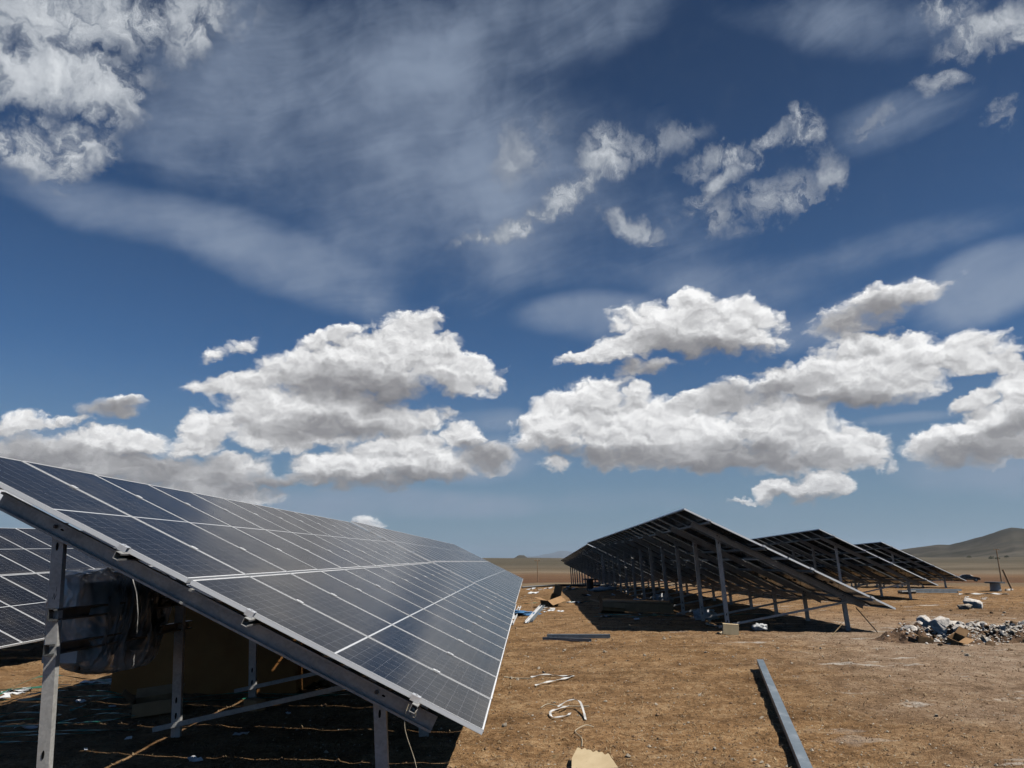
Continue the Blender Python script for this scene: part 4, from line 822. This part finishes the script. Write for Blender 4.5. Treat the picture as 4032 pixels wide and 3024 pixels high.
def car(loc, rz):
    o = empty('parked_car', loc, (0, 0, rz)); tag(o, 'black car parked on the far track, partly behind the rightmost table', 'car')
    prof = [(-2.2, .35), (-2.25, .7), (-2.15, .95), (-1.75, 1.05), (-1.2, 1.42), (-.3, 1.52), (.35, 1.46), (.95, 1.05), (1.7, .95), (2.15, .78), (2.25, .5), (2.2, .32)]
    m = MB(); n = len(prof)
    rings = [(-.86, .94), (-.80, 1.0), (.80, 1.0), (.86, .94)]
    vs = []
    for yy, k in rings:
        for (x, z) in prof: tuck = .16 * max(0, (z - .95) / .55); vs.append((x * (k * .02 + .98), yy * (1 - tuck), .32 + (z - .32) * (k if z > .6 else 1)))
    fs = [(r * n + i, r * n + (i + 1) % n, (r + 1) * n + (i + 1) % n, (r + 1) * n + i) for r in range(3) for i in range(n)] + [tuple(reversed(range(n))), tuple(range(3 * n, 4 * n))]
    m.add(vs, fs); m.build('body', MAT['black_paint'], o, smooth=False)
    for s in (-1, 1):
        m = MB(); m.add([(x, s * (.885 - .16 * max(0, (z - .95) / .55) * .86), z) for x, z in ((-1.5, 1.06), (-1.1, 1.36), (-.3, 1.44), (.3, 1.38), (.8, 1.06))], [(0, 1, 2, 3, 4)] if s > 0 else [(4, 3, 2, 1, 0)]); m.build('side_window', MAT['glass_dark'], o)
        m = MB(); m.box((2.2, s * .62, .72), (.12, .34, .14)); m.build('headlight', MAT['lamp'], o)
        m = MB(); m.box((.75, s * .97, 1.02), (.14, .18, .12)); m.build('mirror', MAT['black_paint'], o)
        for x in (-1.35, 1.4):
            w = empty('wheel', (x, s * .8, .33)); w.parent = o
            m = MB(); m.tube([(0, -.1, 0), (0, .1, 0)], .33, 18); m.build('tyre', MAT['rubber'], w)
            m = MB(); m.tube([(0, -.105, 0), (0, .105, 0)], .2, 12); m.build('rim', MAT['steel_bright'], w)
cx_, cy_ = 98.5, 182.0
car((cx_, cy_, float(lie(cx_, cy_)) + float(fbm(np.float64(cx_ / 140), np.float64(cy_ / 140), 3, 5)) * 2.2 * float(S(np.float64(math.hypot(cx_, cy_)), 90, 400)) + .05), -.35)
# scrub on the far slope
def shrub(x, y, s, label):
    A = math.atan2(x, y); R = math.hypot(x, y); r = random.Random(int(x * 7 + y))
    o = empty('shrub', (x, y, 0)); tag(o, label, 'shrub', 'dark shrubs on the far slope')
    m = MB()
    for k in range(150):
        d = Vector((r.gauss(0, 1), r.gauss(0, 1), abs(r.gauss(0, .8)))); d = d.normalized() * (r.random() ** .4) * s; q = .16 * s; a = Vector((r.gauss(0, 1), r.gauss(0, 1), r.gauss(0, 1))).normalized(); b = a.orthogonal().normalized()
        m.add([d + a * q, d + b * q, d - a * q, d - b * q], [(0, 1, 2, 3)])
    m.build('crown', MAT['leaf'], o)
    m = MB(); m.tube([(0, 0, -1.5), (0, 0, s * .6)], .08 * s, 5); m.build('trunk', MAT['wood'], o)
    return o
shr = []
for azd, R, s in ((29.8, 900, 2.6), (30.6, 950, 2.2), (31.9, 820, 2.4), (33.1, 870, 2.8), (33.4, 760, 2.2), (34.3, 900, 2.4), (28.6, 980, 2.4), (32.6, 1050, 2.6), (34.8, 980, 2.6), (30.1, 720, 1.8)):
    shr.append(shrub(R * math.sin(math.radians(azd)), R * math.cos(math.radians(azd)), s, 'small dark shrub dotting the far slope at right'))
bpy.context.view_layer.update()
dg = bpy.context.evaluated_depsgraph_get()
for o in shr:
    hit = scene.ray_cast(dg, Vector((o.location.x, o.location.y, 300)), Vector((0, 0, -1)))
    if hit[0]: o.location.z = hit[1].z + .2
# ---------------------------------------------------------------- uncountable small stuff
def scatter(name, count, region, maker, mat, label, cat):
    xy = np.array([region() for _ in range(count)]); Z = lie(xy[:, 0], xy[:, 1]) + relief(xy[:, 0], xy[:, 1]); v, f = [], []
    for (x, y), z in zip(xy.tolist(), Z.tolist()):
        vs, fs = maker(x, y, z); b = len(v); v += vs; f += [tuple(b + i for i in q) for q in fs]
    m = MB(); m.v = v; m.f = f; m.m = [0] * len(f); o = m.build(name, MAT[mat]); o['kind'] = 'stuff'; o['label'] = label; o['category'] = cat; return o
def cam_region(y0, y1, power=1.6, lo=-.72, hi=.70):
    def fn():
        y = y0 + (y1 - y0) * rng.random() ** power; return rng.uniform(lo, hi) * y, y
    return fn
def clod(x, y, z):
    s = rng.uniform(.003, .011) * (1 + y * .03) * (2.0 if rng.random() < .05 else 1)
    P = [(1, 0, 0), (-1, 0, 0), (0, 1, 0), (0, -1, 0), (0, 0, .8), (0, 0, -.5)]
    vs = [(x + a * s * rng.uniform(.6, 1.2), y + b * s * rng.uniform(.6, 1.2), z + s * .2 + c * s * rng.uniform(.6, 1.1)) for a, b, c in P]
    return vs, [(0, 2, 4), (2, 1, 4), (1, 3, 4), (3, 0, 4), (2, 0, 5), (1, 2, 5), (3, 1, 5), (0, 3, 5)]
scatter('soil_clods', 26000, cam_region(5.2, 34), clod, 'stone_dark', 'crumbs of dry soil all over the ground', 'soil')
scatter('gravel', 5000, cam_region(5.2, 38, 1.5, -.3, .72), clod, 'stone', 'fine pale gravel grains on the ground', 'gravel')
def blade(x, y, z):
    a = rng.uniform(0, 6.3); L = rng.uniform(.025, .09); w = rng.uniform(.0015, .003) * (1 + y * .05); z += .004; h = rng.uniform(0, .022)
    dx, dy = math.cos(a), math.sin(a); px, py = -dy * w, dx * w
    p = [(x, y, z), (x + dx * L * .5, y + dy * L * .5, z + h), (x + dx * L, y + dy * L, z + h * rng.uniform(.2, 1.4))]
    return [(p[i][0] + s * px, p[i][1] + s * py, p[i][2]) for i in range(3) for s in (-1, 1)], [(0, 1, 3, 2), (2, 3, 5, 4)]
scatter('dry_stalks', 9000, cam_region(5.4, 22, 1.5), blade, 'straw', 'short dry straw stalks lying flat on the soil', 'straw')
tufts = [(rng.uniform(-.25, .5) * q, q) for q in [rng.uniform(7.5, 22) for _ in range(46)]]
def tuft_region():
    c = tufts[rng.randrange(len(tufts))]; return c[0] + rng.gauss(0, .13), c[1] + rng.gauss(0, .10)
def tuft_blade(x, y, z):
    a = rng.uniform(0, 6.3); L = rng.uniform(.015, .04); w = .003; dx, dy = math.cos(a) * .6, math.sin(a) * .6
    return [(x - dy * w, y + dx * w, z), (x + dy * w, y - dx * w, z), (x + dx * L, y + dy * L, z + L * .55)], [(0, 1, 2)]
scatter('low_weeds', 5200, tuft_region, tuft_blade, 'weed', 'flat dull green weeds in small patches on the soil', 'weeds')
# ---------------------------------------------------------------- thin air between here and the far hills
m = MB(); m.box((0, 7000, 119), (30000, 25000, 282)); hz = m.mesh('haze', [])
ho = obj('haze', hz); ho['kind'] = 'stuff'; ho['label'] = 'thin bluish air over the plain'; ho['category'] = 'haze'
hm = bpy.data.materials.new('haze'); hm.use_nodes = True; ht = hm.node_tree; ht.nodes.clear()
hv = ht.nodes.new('ShaderNodeVolumePrincipled'); hv.inputs['Color'].default_value = (.75, .87, 1, 1); hv.inputs['Density'].default_value = 6.5e-5; hv.inputs['Anisotropy'].default_value = .3
hx = ht.nodes.new('ShaderNodeOutputMaterial'); ht.links.new(hv.outputs[0], hx.inputs['Volume']); hz.materials.append(hm)
